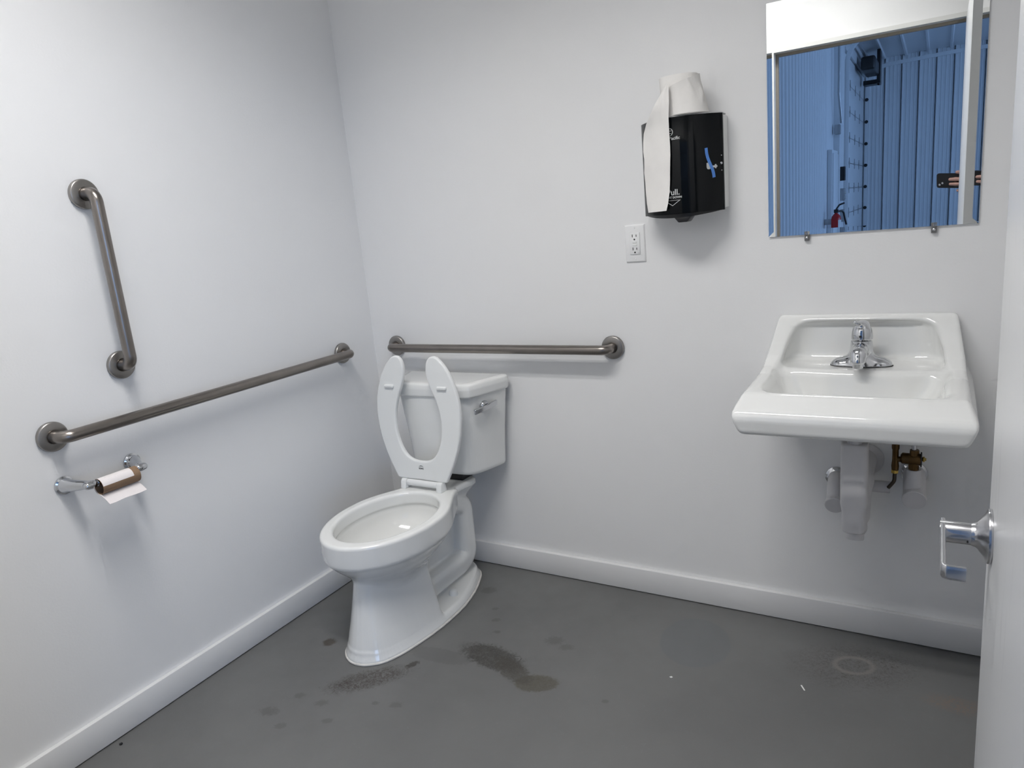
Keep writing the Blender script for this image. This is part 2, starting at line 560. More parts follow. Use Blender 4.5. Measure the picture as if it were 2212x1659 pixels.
struct('baseboard_left', rbox(0, BT, FW_IN, 0, 0.003, BH, 0.0015, 2), M_BASE)
struct('baseboard_right', rbox(RX - BT, RX, -1.85, -BT, 0.003, BH, 0.0015, 2), M_BASE)
struct('baseboard_front', rbox(BT, OX0 - 0.03, FW_IN, FW_IN + BT, 0.003, BH, 0.0015, 2), M_BASE)
# frame of the doorway: jambs, head, raised face strip and the taupe seal the door closes on
fr = tag(add('trim_1', join(box(OX0 - fj, OX0, FW_OUT - 0.004, FW_IN + 0.006, 0, OZ + fj),
                        box(OX1, OX1 + fj, FW_OUT - 0.004, FW_IN + 0.006, 0, OZ + fj),
                        box(OX0, OX1, FW_OUT - 0.004, FW_IN + 0.006, OZ, OZ + fj)), M_FRAME), kind='structure')
add('door_seal', join(box(OX0, OX0 + 0.013, FW_OUT + 0.012, FW_IN - 0.046, 0, OZ), box(OX1 - 0.013, OX1, FW_OUT + 0.012, FW_IN - 0.046, 0, OZ),
                      box(OX0 + 0.013, OX1 - 0.013, FW_OUT + 0.012, FW_IN - 0.046, OZ - 0.013, OZ)), M_STOP, fr)

# open door: leaf parallel to the side wall, its free edge towards the back wall
DX, DY0, DY1 = 2.0235, -1.952, -1.0
door = thing('door_1', (DX + 0.022, DY0, 0), 'white painted door standing open at the right edge, lever handle on it', 'door')
door['kind'] = 'structure'
add('door_leaf', rbox(DX, DX + 0.044, DY0, DY1, 0.008, OZ - 0.004, 0.0015, 2), M_DOOR, door)
HZ, HY = 0.829, -1.062
lev = add('rosette', lathe([(0.0375, 0), (0.0380, 0.002), (0.0372, 0.005), (0.030, 0.008), (0.0185, 0.0165), (0.0165, 0.019), (0.0160, 0.0215), (0.0152, 0.024)], (DX, HY, HZ), (-1, 0, 0), 48), M_SATIN, door)
tag(lev, 'satin chrome round rosette')
add('handle_neck', lathe([(0.0150, 0), (0.0150, 0.038), (0.0146, 0.039)], (DX - 0.022, HY, HZ), (-1, 0, 0), 36), M_SATIN, lev)
add('pin_hole', lathe([(0.0012, 0), (0.0012, 0.0006)], (DX - 0.028, HY - 0.0147, HZ - 0.006), (0, -1, -0.3), 12), M_DARK, lev)
xh = DX - 0.0575
lp = fillet([(xh, HY + 0.014, HZ), (xh, HY - 0.138, HZ + 0.006), (xh + 0.024, HY - 0.138, HZ + 0.006)], 0.007, 6)
rows = []
for i, p in enumerate(lp):
    t = lp[min(i + 1, len(lp) - 1)] - lp[max(i - 1, 0)]; t /= np.linalg.norm(t)
    nrm = np.cross(t, (0, 0, 1)); nrm /= np.linalg.norm(nrm)
    s = min(1, abs(p[1] - HY - 0.014) / 0.15)
    hh = 0.0145 * (1 - s) + 0.0095 * s
    ring = []
    for k in range(16):
        a = 2 * math.pi * k / 16
        ca, sa = math.cos(a), math.sin(a)
        ring.append(p + nrm * 0.0036 * np.sign(ca) * abs(ca) ** 0.5 + np.array([0, 0, 1]) * hh * np.sign(sa) * abs(sa) ** 0.6)
    rows.append(ring)
rows = np.array(rows)
rv, rf = grid(np.concatenate([rows, rows[:, :1]], 1))
c_ = 17
rf.append(tuple(range(16))[::-1]); rf.append(tuple((len(rows) - 1) * c_ + k for k in range(16)))
add('lever', (rv, rf), M_SATIN, lev, 35)
for zz in (0.25, 1.0, 1.78):
    add('hinge', lathe([(0.006, 0), (0.006, 0.09)], (DX + 0.050, DY0 + 0.004, zz), (0, 0, 1), 12), M_SATIN, door)

# two-tube ceiling light of the room
LX, LY = 1.08, -1.36
lt = thing('ceiling_light', (LX, LY, CZ - 0.09), 'white two-tube strip light on the ceiling above the room', 'light')
add('housing', rbox(LX - 0.62, LX + 0.62, LY - 0.14, LY + 0.14, CZ - 0.045, CZ, 0.01), M_PLASTIC, lt)
for dy in (-0.085, 0.085):
    add('tube', lathe([(0.019, -0.59), (0.019, 0.59)], (LX, LY + dy, CZ - 0.058), (1, 0, 0), 20), M_TUBE, lt)
    add('reflector', prism([(-0.045, -0.030), (-0.040, -0.030), (-0.024, 0.0), (0.024, 0.0), (0.040, -0.030), (0.045, -0.030), (0.045, 0.004), (-0.045, 0.004)], lambda p, q: (LX - 0.59, LY + dy + p, CZ - 0.045 + q), lambda p, q: (LX + 0.59, LY + dy + p, CZ - 0.045 + q)), M_CEIL, lt)
    ll = bpy.data.lights.new('tube_light', 'AREA')      # added lamp carrying the tube's output, spread narrowed to even the wall brightness
    ll.shape = 'RECTANGLE'; ll.size = 1.17; ll.size_y = 0.075
    ll.energy = LAMP_W; ll.spread = math.radians(LAMP_SPREAD); ll.color = (1.0, 0.985, 0.97)
    lob = bpy.data.objects.new('tube_light', ll); COL.objects.link(lob)
    lob.parent = lt; lob.location = (0, dy, 0.09 - 0.079)
for dx in (-0.605, 0.605):
    add('end_cap', rbox(LX + dx - 0.015, LX + dx + 0.015, LY - 0.13, LY + 0.13, CZ - 0.085, CZ - 0.044, 0.004), M_PLASTIC, lt)

# ------------------------------------------------------------------ toilet
TX = 0.410
toilet = thing('toilet', (TX, -0.40, 0), 'white two-piece toilet with its open-front seat raised in the corner', 'toilet')

def hw_poly(prof):
    """(v, half width) pairs -> closed outline in (u, v)"""
    return [(h, v) for v, h in prof] + [(-h, v) for v, h in prof[::-1]]

def dense(prof, n=60):
    v = np.array([p[0] for p in prof]); h = np.array([p[1] for p in prof])
    # monotone smooth resampling (Catmull-Rom)
    t = np.arange(len(v)); tt = np.linspace(0, len(v) - 1, n)
    def cr(a):
        out = []
        for q in tt:
            i = min(int(q), len(a) - 2); s = q - i
            p0, p1, p2, p3 = a[max(i - 1, 0)], a[i], a[i + 1], a[min(i + 2, len(a) - 1)]
            out.append(0.5 * (2 * p1 + (p2 - p0) * s + (2 * p0 - 5 * p1 + 4 * p2 - p3) * s * s + (3 * p1 - p0 - 3 * p2 + p3) * s ** 3))
        return np.array(out)
    return list(zip(cr(v), cr(h)))

def smooth_table(xs, ys, n=240):
    t = dense(list(zip(xs, ys)), n)
    return np.array([p[0] for p in t]), np.array([p[1] for p in t])
O_T = smooth_table([0.16, 0.20, 0.24, 0.262, 0.276, 0.285, 0.294, 0.305, 0.318, 0.330, 0.350, 0.41], [0.130, 0.104, 0.082, 0.068, 0.056, 0.045, 0.034, 0.022, 0.0105, 0.002, 0.0, 0.0])
ell = [(0.50 + 0.255 * math.sin(a), 0.188 * math.cos(a)) for a in np.linspace(math.pi / 2, 0, 64)]
BOWL = hw_poly(ell + dense([(0.50, 0.188), (0.44, 0.184), (0.38, 0.166), (0.32, 0.135), (0.27, 0.108), (0.235, 0.092)], 50)[1:])
DECK = hw_poly(dense([(0.32, 0.10), (0.27, 0.092), (0.23, 0.086), (0.19, 0.088), (0.16, 0.094), (0.14, 0.098), (0.115, 0.095), (0.098, 0.070), (0.094, 0.02)], 30))
FOOT = hw_poly(dense([(0.747, 0.004), (0.742, 0.028), (0.728, 0.054), (0.703, 0.080), (0.66, 0.100), (0.60, 0.116), (0.50, 0.132), (0.40, 0.136), (0.32, 0.131), (0.23, 0.112), (0.15, 0.082), (0.10, 0.055), (0.075, 0.02), (0.07, 0.002)], 50))
TRAP = fillet([(0.36, 0.350, 0), (0.20, 0.335, 0), (0.140, 0.30, 0), (0.142, 0.10, 0), (0.20, 0.085, 0), (0.50, 0.085, 0)], 0.05, 5)[:, :2]

def poly_line_d(v, z, P):
    d = None
    for a, b in zip(P[:-1], P[1:]):
        e = b - a
        t = np.clip(((v - a[0]) * e[0] + (z - a[1]) * e[1]) / (e @ e), 0, 1)
        q = (v - a[0] - e[0] * t) ** 2 + (z - a[1] - e[1] * t) ** 2
        d = q if d is None else np.minimum(d, q)
    return np.sqrt(d)

def toilet_sdf(x, y, z):
    u, v = x - TX, -y
    au = np.abs(u)
    # bowl outside: band then tucked underside; deck towards the tank
    o = np.interp(z, *O_T) + 0.55 * np.clip(0.43 - v, 0, 0.2) * np.clip((0.335 - z) / 0.06, 0, 1)
    dB = poly_sdf(u, v, BOWL)
    dD = np.maximum(poly_sdf(u, v, DECK) + np.clip(0.385 - z, 0, 1) * 0.9, 0.325 - z)
    side = smin(smax(dB + o, 0.17 - z, 0.01), dD, 0.022)
    d = smax(side, z - 0.405, 0.012)
    # skirted front of the pedestal
    dF = poly_sdf(u - 0.006, v, FOOT)
    off = np.interp(z, [0, 0.02, 0.10, 0.18, 0.26, 0.33], [0.0, 0.006, 0.026, 0.044, 0.060, 0.064])
    ped = smax(smax(dF + off, 0.433 - v, 0.024), z - 0.32, 0.02)
    d = smin(d, ped, 0.013)
    # foot flange
    foot = smax(dF + np.interp(z, [0, 0.012, 0.028], [0.0, 0.002, 0.010]), z - 0.030 - 0.10 * np.clip(0.13 - au, 0, 0.1), 0.012)
    d = smin(d, foot, 0.008)
    # web and trapway loop
    web = smax(smax(au - 0.014, np.abs(v - 0.31) - 0.19, 0.02), np.abs(z - 0.18) - 0.18, 0.02)
    tr = poly_line_d(v, z, TRAP) - 0.042
    tr = smax(tr, au - 0.068, 0.034)
    d = smin(smin(d, web, 0.015), tr, 0.010)
    # inside of the bowl
    e1 = (np.sqrt((u / 0.150) ** 2 + ((v - 0.503) / 0.203) ** 2) - 1) * 0.15
    up = smax(e1, 0.345 - z, 0.012)
    zz = np.minimum(z - 0.352, 0) / 0.125
    low = (np.sqrt((u / 0.153) ** 2 + ((v - 0.501) / 0.206) ** 2 + zz ** 2) - 1) * 0.10
    shell = smax(low - 0.013, z - 0.345, 0.01)
    low = smax(low, z - 0.358, 0.006)
    cav = smin(up, low, 0.008)
    d = smin(d, shell, 0.012)
    d = smax(d, -cav, 0.012)
    return np.maximum(d, -z + 0.004)

add('bowl', sdf_mesh(toilet_sdf, (TX - 0.205, -0.772, -0.006), (TX + 0.205, -0.010, 0.416), 0.0045), M_CERAMIC, toilet, 180)
add('water', lathe([(0.0, -0.002), (0.081, -0.002), (0.0825, 0.0), (0.0, 0.0)], (0, 0, 0), (0, 0, 1), 48, False), M_WATER, toilet)
wobj = [o for o in toilet.children if o.name.startswith('water')][0]
for v_ in wobj.data.vertices:
    c0 = np.array(v_.co) + root_loc(toilet)
    v_.co = Vector((TX + c0[0], -0.50 + c0[1] * 1.34, 0.248 + c0[2])) - Vector(root_loc(toilet))
# caulk line round the foot
cf = np.array(FOOT)[::2]
cp = np.array([(TX + 0.006 + p[0], -p[1], 0.0035) for p in cf])
cp = np.vstack([cp, cp[:1]])
add('caulk_bead', tube(cp, 0.0042, 8), M_CAULK, toilet)
for s in (-1, 1):
    add('bolt_cap', lathe([(0.0165, 0), (0.0165, 0.006), (0.0150, 0.013), (0.0115, 0.018), (0.006, 0.021), (0.0005, 0.022)], (TX + s * 0.088, -0.318, 0.032), (0, 0, 1), 28), M_PLASTIC, toilet)

# tank
TANK_T = hw_poly(dense([(0.200, 0.004), (0.1995, 0.05), (0.197, 0.10), (0.189, 0.137), (0.168, 0.163), (0.125, 0.183), (0.075, 0.199), (0.040, 0.209), (0.027, 0.205), (0.024, 0.19)], 40))
def tank_sdf(x, y, z):
    s = np.interp(z, [0.43, 0.50, 0.58, 0.66, 0.74], [0.845, 0.868, 0.905, 0.955, 1.0])
    u, v = (x - TX) / s, (-y - 0.02) / (0.5 + 0.5 * s) + 0.02
    return smax(smax(poly_sdf(u, v, TANK_T) * 0.93 - 0.004, z - 0.742, 0.006), 0.434 - z, 0.020)
add('tank', sdf_mesh(tank_sdf, (TX - 0.23, -0.22, 0.424), (TX + 0.23, -0.008, 0.750), 0.006), M_CERAMIC, toilet, 180)
LID = hw_poly(dense([(0.2135, 0.004), (0.2130, 0.07), (0.2115, 0.130), (0.206, 0.158), (0.192, 0.174), (0.150, 0.190), (0.095, 0.208), (0.048, 0.2225), (0.030, 0.2240), (0.018, 0.217), (0.014, 0.19)], 44))
def lid_sdf(x, y, z):
    d = poly_sdf(x - TX, -y, LID)
    body = smax(smax(d + np.interp(z, [0.729, 0.76, 0.781], [0.003, 0.0, 0.004]), z - 0.7810 + 0.004 * np.clip((d + 0.02) / 0.02, 0, 1), 0.008), 0.729 - z, 0.008)
    return body
add('tank_lid', sdf_mesh(lid_sdf, (TX - 0.24, -0.228, 0.722), (TX + 0.24, -0.004, 0.790), 0.0045), M_CERAMIC, toilet, 180)
add('tank_gasket', rbox(TX - 0.07, TX + 0.07, -0.16, -0.05, 0.40, 0.440, 0.006), M_BLACK, toilet)
# flush lever on the bevelled right front of the tank
fa, fb = np.array([TX + 0.160, -0.192]), np.array([TX + 0.211, -0.044])
ft = (fb - fa) / np.linalg.norm(fb - fa)
fn_ = np.array([-ft[1], ft[0]]); fn_ = fn_ if fn_[1] < 0 else -fn_
def facet(s, n, z):
    p = fa + ft * s + fn_ * n
    return np.array([p[0], p[1], z])
esc = add('flush_lever', lathe([(0.0195, 0), (0.0195, 0.004), (0.015, 0.012), (0.010, 0.014)], facet(0.062, -0.004, 0.688), (*fn_, 0), 32), M_CHROME, toilet)
pl = [facet(0.006, 0.014, 0.6795), facet(0.045, 0.020, 0.683), facet(0.107, 0.016, 0.6925)]
def lever_sdf(x, y, z):
    p = fillet(pl, 0.03, 4)
    dd = (x - fa[0]) * ft[0] + (y - fa[1]) * ft[1]
    nn = (x - fa[0]) * fn_[0] + (y - fa[1]) * fn_[1]
    cz = 0.679 + 0.135 * (dd - 0.006)
    hn = 0.015 + 0.004 * np.sin(np.clip((dd - 0.006) / 0.1, 0, 1) * math.pi)
    return smax(smax(np.abs(z - cz) - 0.0092, np.abs(nn - hn) - 0.0052, 0.003), np.abs(dd - 0.056) - 0.051, 0.003)
b0, b1 = facet(0, 0.03, 0)[:2], facet(0.115, 0.0, 0)[:2]
add('lever_arm', sdf_mesh(lever_sdf, (min(b0[0], b1[0]) - 0.03, min(b0[1], b1[1]) - 0.03, 0.665), (max(b0[0], b1[0]) + 0.03, max(b0[1], b1[1]) + 0.03, 0.708), 0.002), M_CHROME, esc, 180)

# raised seat
SX, SZ = 0.387, 0.439
half = [(0.0, 0.002), (0.085, 0.000), (0.105, 0.001), (0.113, 0.010), (0.128, 0.038), (0.150, 0.085), (0.172, 0.150), (0.183, 0.215), (0.1845, 0.262), (0.178, 0.315), (0.160, 0.370), (0.138, 0.412), (0.112, 0.442), (0.090, 0.456), (0.070, 0.454), (0.056, 0.440), (0.049, 0.415), (0.052, 0.380), (0.066, 0.340), (0.084, 0.300), (0.097, 0.255), (0.1005, 0.215), (0.098, 0.175), (0.086, 0.130), (0.064, 0.094), (0.034, 0.076), (0.0, 0.072)]
dh = dense([(p[0], p[1]) for p in half], 90)
dh = [(a, b * 0.978) for a, b in dh]
SEAT = [(max(a, 0), b) for a, b in dh] + [(-max(a, 0), b) for a, b in dh[::-1]][1:-1]
def seat_y(z):
    return -0.270 + 0.035 * (z - SZ) / 0.45
def seat_sdf(x, y, z):
    d2 = poly_sdf(x - SX, z - SZ, SEAT)
    return smax(d2, np.abs(y - seat_y(z)) - 0.0085, 0.007)
seat = add('seat', sdf_mesh(seat_sdf, (SX - 0.20, -0.29, SZ - 0.012), (SX + 0.20, -0.215, SZ + 0.470), 0.0038), M_PLASTIC, toilet, 180)
for s in (-1, 1):
    bx, bz = SX + s * 0.116, SZ + 0.338
    add('bumper', rbox(bx - 0.0205, bx + 0.0205, seat_y(bz) - 0.0165, seat_y(bz) - 0.005, bz - 0.0062, bz + 0.0062, 0.0045, 4), M_PLASTIC, seat)
    hx = SX + s * 0.079
    post = [(-0.016, 0.0), (0.016, 0.0), (0.0105, 0.028), (0.005, 0.035), (-0.007, 0.035), (-0.0115, 0.028)]
    V_ = bevel(prism(post, lambda a, b: (hx - 0.0115, -0.274 + a * 1.15, 0.405 + b), lambda a, b: (hx + 0.0115, -0.274 + a * 1.15, 0.405 + b)), 0.002, 2)
    add('hinge_post', V_, M_PLASTIC, seat)
add('hinge_barrel', lathe([(0.0110, -0.067), (0.0125, -0.066), (0.0125, 0.066), (0.0110, 0.067)], (SX, -0.274, 0.4265), (1, 0, 0), 28), M_PLASTIC, seat)
lz = SZ + 0.046
add('maker_mark', text_vf('BEMIS', 0.0085, lambda a, b, c: (SX + 0.001 + a, seat_y(lz) - 0.0087 - c, lz + b - 0.002), 0.0002, 0.0002), M_LOGO, seat, None)
arc = []
for k in range(13):
    a = math.radians(150 - 115 * k / 12)
    t_ = 0.0011 * math.sin(math.pi * (k + 0.6) / 13.2)
    arc.append([(SX + 0.002 + 0.0125 * math.cos(a), seat_y(lz) - 0.0089, lz + 0.0105 * math.sin(a) - 0.002 - t_), (SX + 0.002 + 0.0125 * math.cos(a), seat_y(lz) - 0.0089, lz + 0.0105 * math.sin(a) - 0.002 + t_)])
add('maker_swoosh', grid(arc), M_LOGO, seat, None)

# ------------------------------------------------------------------ grab bars
def grab_bar(label, p0, p1, n):
    p0, p1, n = np.array(p0, float), np.array(p1, float), np.array(n, float)
    t = thing('grab_bar', tuple((p0 + p1) / 2), label, 'grab bar', 'steel grab bars around the toilet')
    path = fillet([p0 + n * 0.004, p0 + n * 0.056, p1 + n * 0.056, p1 + n * 0.004], 0.040, 10)
    add('bar', tube(path, 0.0160, 28), M_STEEL, t)
    for p in (p0, p1):
        f = add('flange', lathe([(0.0385, 0.0), (0.0390, 0.003), (0.0390, 0.008), (0.0375, 0.0112), (0.035, 0.0125), (0.0185, 0.0130), (0.0170, 0.0118)], p, n, 48), M_STEEL_F, t)
    return t
grab_bar('long steel grab bar on the back wall behind the toilet tank', (0.122, 0, 0.8755), (1.036, 0, 0.8755), (0, -1, 0))
grab_bar('long horizontal steel grab bar on the left wall above the paper holder', (0, -0.189, 0.881), (0, -1.256, 0.881), (1, 0, 0))
grab_bar('short vertical steel grab bar high on the left wall', (0, -1.040, 1.483), (0, -1.040, 1.023), (1, 0, 0))

# ------------------------------------------------------------------ toilet paper holder with the empty roll
ph = thing('paper_holder', (0, -1.16, 0.75), 'chrome two-post toilet paper holder on the left wall', 'paper holder')
SPX, SPZ = 0.083, 0.748
for yy, s in ((-1.255, 1), (-1.068, -1)):
    add('post_base', lathe([(0.0240, 0.0), (0.0245, 0.003), (0.0240, 0.006), (0.0195, 0.0085), (0.0185, 0.014), (0.0150, 0.019)], (0, yy, 0.748), (1, 0, 0), 40), M_CHROME, ph)
    a = np.array([0.012, yy, 0.748]); b = np.array([SPX, yy + s * 0.026, SPZ])
    def arm_sdf(x, y, z, a=a, b=b, s=s):
        d = capsule(x, y, z, a, b, 0.0180, 0.0098)
        d = smin(d, capsule(x, y, z, b - np.array([0, s * 0.010, 0]), b + np.array([0, s * 0.006, 0]), 0.0102), 0.006)
        return d
    lo_, hi_ = np.minimum(a, b) - 0.026, np.maximum(a, b) + 0.026
    add('post_arm', sdf_mesh(arm_sdf, lo_, hi_, 0.0022), M_CHROME, ph, 180)
add('spindle', join(lathe([(0.0075, -0.066), (0.0075, 0.066)], (SPX, -1.1615, SPZ), (0, 1, 0), 24), lathe([(0.0088, -0.052), (0.0088, -0.0)], (SPX, -1.1615, SPZ), (0, 1, 0), 24)), M_CHROME, ph)
er = thing('empty_paper_roll', (0.084, -1.1615, 0.718), 'nearly empty brown cardboard roll with a last white sheet on the holder', 'paper roll')
RXc, RZc, RR = 0.0855, 0.7365, 0.0205
ring = []
for yy in (-1.2135, -1.1095):
    ring.append([(RXc + RR * math.cos(a), yy, RZc + RR * math.sin(a)) for a in np.linspace(0, 2 * math.pi, 49)])
add('cardboard_tube', thick(grid(ring), 0.0011), M_CARD, er, 60)
g = []
for i, yy in enumerate(np.linspace(-1.2130, -1.128, 12)):
    wob = 0.0015 * math.sin(i * 1.3)
    angs = np.linspace(math.radians(150), math.radians(8 + 60 * wob), 20)
    g.append([(RXc + (RR + 0.0009) * math.cos(a), yy, RZc + (RR + 0.0009) * math.sin(a)) for a in angs])
add('stuck_paper', thick(grid(np.array(g)[:, ::-1]), 0.0005), M_TPAPER, er, 60)
g = []
for i, yy in enumerate(np.linspace(-1.216, -1.112, 14)):
    row = []
    for k, t in enumerate(np.linspace(0, 1, 16)):
        if t < 0.5:
            a = math.radians(150 + (285 - 150) * t / 0.5)
            row.append((RXc + (RR + 0.0007) * math.cos(a), yy, RZc + (RR + 0.0007) * math.sin(a)))
        else:
            q = (t - 0.5) / 0.5
            row.append((RXc + 0.0054 + 0.026 * q, yy + 0.004 * q, RZc - RR - 0.0006 - 0.020 * q - 0.003 * q * q + 0.0008 * math.sin(yy * 90) * q))
    g.append(row)
add('paper_sheet', thick(grid(g), 0.0005), M_TPAPER, er, 60)

# ------------------------------------------------------------------ wall outlet
OXc, OZc = 1.1315, 1.207
ot = thing('wall_outlet', (OXc, 0, 1.15), 'white duplex wall outlet with test buttons on the back wall', 'outlet')
def frus(x0, x1, z0, z1, y0, y1, b):
    return prism([(x0, z0), (x1, z0), (x1, z1), (x0, z1)], lambda a, c: (a, y0, c), lambda a, c: (a + (b if a == x0 else -b), y1, c + (b if c == z0 else -b)))
add('cover_plate', bevel(frus(OXc - 0.0335, OXc + 0.0335, OZc - 0.0585, OZc + 0.0585, 0.0, -0.0055, 0.0035), 0.0008, 2), M_OUTLET, ot)
add('shadow_gap', box(OXc - 0.0172, OXc + 0.0172, -0.0062, -0.004, OZc - 0.0339, OZc + 0.0339), M_GREYPL, ot)
add('receptacle', rbox(OXc - 0.0166, OXc + 0.0166, -0.0085, -0.003, OZc - 0.0333, OZc + 0.0333, 0.0012, 2), M_OUTLET, ot)
for s in (-1, 1):
    zc = OZc + s * 0.0200
    for dx, h_ in ((-0.0062, 0.0042), (0.0062, 0.0034)):
        add('slot', box(OXc + dx - 0.0011, OXc + dx + 0.0011, -0.0089, -0.006, zc + 0.0040 - h_, zc + 0.0040 + h_), M_DARK, ot)
    add('ground_hole', lathe([(0.0026, 0), (0.0026, 0.003)], (OXc, -0.0089, zc - 0.0072), (0, 1, 0), 16), M_DARK, ot)
    add('test_button', rbox(OXc - 0.0072, OXc + 0.0072, -0.0098, -0.006, OZc + s * 0.0042 - 0.0034, OZc + s * 0.0042 + 0.0034, 0.0008, 2), M_PLASTIC, ot)
    add('screw', lathe([(0.0030, 0), (0.0028, 0.0008), (0.0016, 0.0013)], (OXc, -0.0054, OZc + s * 0.0480), (0, -1, 0), 16), M_OUTLET, ot)
add('indicator', lathe([(0.0010, 0), (0.0010, 0.0005)], (OXc + 0.0125, -0.0084, OZc - 0.0295), (0, -1, 0), 10), M_LOGO, ot)

# ------------------------------------------------------------------ paper towel dispenser
DXL, DXR, DZ0, DZ1 = 1.190, 1.4245, 1.289, 1.5475
DC, DH = (DXL + DXR) / 2, (DXR - DXL) / 2
def fy(x, n=0.0):
    """front surface of the cover at x"""
    t = np.clip((x - DC) / DH, -1, 1)
    return -(0.060 + 0.074 * (1 - abs(t) ** 2.3)) - n
dp = thing('towel_dispenser', (DC, 0, DZ0), 'black and white paper towel dispenser on the back wall beside the mirror', 'dispenser')
back_poly = [(DXL, 0), (DXL, -0.058), (DXR, -0.058), (DXR, 0)]
add('housing', bevel(prism(back_poly, lambda a, b: (a, b, DZ0 + 0.004), lambda a, b: (a + (0.0 if b < -0.01 else 0), b, DZ1 - 0.003)), 0.004, 3), M_PLASTIC, dp)
xs_ = np.linspace(DXL, DXR, 41)
outl = [(x, fy(x)) for x in xs_]
cov = outl + [(DXR, -0.052), (DXL, -0.052)]
add('cover', bevel(prism(cov, lambda a, b: (a, b, DZ0 - 0.002), lambda a, b: (a, b, DZ1)), 0.0012, 2), M_BLACKGLOSS, dp, 50)
tp = [(DC + (x - DC) * 0.985, fy(x, -0.004)) for x in xs_] + [(DXR - 0.003, -0.01), (DXL + 0.003, -0.01)]
add('top_panel', prism(tp, lambda a, b: (a, b, DZ1 - 0.001), lambda a, b: (a, b, DZ1 + 0.0022)), M_GREYPL, dp)
# tray lip under the cover, bowed down in the middle, and the paper outlet
lip = []
for x in xs_[2:-2]:
    t = (x - DC) / DH
    lip.append([(x, fy(x, -0.004), DZ0), (x, fy(x, -0.006), DZ0 - 0.0125 * (1 - abs(t) ** 2.2)), (x, fy(x, -0.03), DZ0 - 0.012 * (1 - abs(t) ** 2.2)), (x, -0.03, DZ0 - 0.002)])
add('tray_lip', grid(lip), M_BLACK, dp, 40)
nz_ = [(-0.024, 0.0), (-0.012, -0.0145), (0.013, -0.0145), (0.025, 0.0)]
add('paper_outlet', bevel(prism(nz_, lambda a, b: (DC + 0.015 + a, -0.128, 1.2775 + b), lambda a, b: (DC + 0.015 + a, -0.085, 1.2775 + b)), 0.0025, 2), M_BLACK, dp)
add('side_latch', lathe([(0.0034, 0), (0.0034, 0.0012), (0.002, 0.002)], (DXR - 0.0045, fy(DXR - 0.0045), 1.414), (0.5, -0.85, 0), 16), M_SATIN, dp)
for dz in (-0.019, 0.021):
    add('latch_slot', lathe([(0.0013, 0), (0.0013, 0.0012)], (DXR - 0.004, fy(DXR - 0.004), 1.414 + dz), (0.5, -0.85, 0), 12), M_GREYPL, dp)
def on_cover(cx, cz):
    return lambda a, b, c: (cx + a, fy(cx + a, 0.0009 + c), cz + b)
add('maker_mark', text_vf('Georgia-Pacific', 0.0122, on_cover(1.2890, 1.4915), 0.0002, 0.0002), M_PRINT, dp, None)
ringv = []
for k in range(33):
    a = 2 * math.pi * k / 32
    ringv.append([(1.2965 + r_ * math.cos(a), fy(1.2965 + r_ * math.cos(a), 0.0006), 1.5085 + r_ * math.sin(a)) for r_ in (0.0088, 0.0108)])
add('maker_emblem', join(grid(np.array(ringv)[:, ::-1]), *[grid([[(1.2965 + a, fy(1.2965 + a, 0.0006), 1.5085 + b_ - 0.0012) for a in np.linspace(-w_, w_, 5)], [(1.2965 + a, fy(1.2965 + a, 0.0006), 1.5085 + b_ + 0.0012) for a in np.linspace(-w_, w_, 5)]]) for b_, w_ in ((0.0035, 0.006), (-0.0035, 0.006))]), M_PRINT, dp, None)
add('product_lettering', text_vf('SofPull.', 0.0225, on_cover(1.2873, 1.3465), 0.0002, 0.0003), M_PRINT, dp, None)
add('instruction_lettering', text_vf('PULL STRAIGHT DOWN', 0.0078, on_cover(1.2835, 1.333), 0.0002, 0.0002), M_PRINT, dp, None)
tri = [(-0.0235, 0.0), (0.0235, 0.0), (0.0, -0.0155)]
def tri_ring(s):
    c0 = np.mean(tri, 0); return [tuple(c0 + (np.array(p) - c0) * s) for p in tri]
to, ti = tri_ring(1.0), tri_ring(0.84)
oc = on_cover(1.2985, 1.3255)
parts_ = []
for i in range(3):
    j = (i + 1) % 3
    parts_.append(grid([[oc(*(np.array(to[i]) + (np.array(to[j]) - np.array(to[i])) * q), 0.0003) for q in np.linspace(0, 1, 12)],
                        [oc(*(np.array(ti[i]) + (np.array(ti[j]) - np.array(ti[i])) * q), 0.0003) for q in np.linspace(0, 1, 12)]]))
add('arrow_mark', join(*parts_), M_PRINT, dp, None)
# blue tape holding the key on the cover
key = thing('dispenser_key', (1.399, fy(1.399), 1.395), 'small flat metal key taped to the black dispenser cover', 'key')
kp = [(-0.009, 0.010), (-0.004, 0.012), (-0.003, 0.004), (0.004, 0.001), (0.0115, 0.001), (0.0125, 0.005), (0.0155, 0.005), (0.0155, 0.001), (0.018, 0.001), (0.018, -0.004), (0.0155, -0.004), (0.0155, -0.008), (0.0125, -0.008), (0.0115, -0.005), (0.003, -0.005), (-0.002, -0.010), (-0.007, -0.009), (-0.009, -0.004)]
add('blade', prism(kp, lambda a, b: (1.3965 + a * 0.85, fy(1.3965 + a * 0.85, 0.0004), 1.408 + b * 0.85), lambda a, b: (1.3965 + a * 0.85, fy(1.3965 + a * 0.85, 0.0018), 1.408 + b * 0.85)), M_GREYPL, key)
g = []
for k, t in enumerate(np.linspace(0, 1, 16)):
    x = 1.3885 + 0.0150 * t - 0.002 * math.sin(t * 6); z = 1.457 - 0.080 * t
    bulge = 0.0006 + 0.0018 * math.exp(-((t - 0.62) / 0.18) ** 2)
    g.append([(x - 0.0032 + 0.0064 * q, fy(x - 0.0032 + 0.0064 * q, bulge), z + 0.0015 * (q - 0.5)) for q in np.linspace(0, 1, 4)])
tape = tag(add('tape_strip', thick(grid(g), 0.0003), M_TAPE, None, 60), 'strip of blue tape across the key on the dispenser', 'tape')

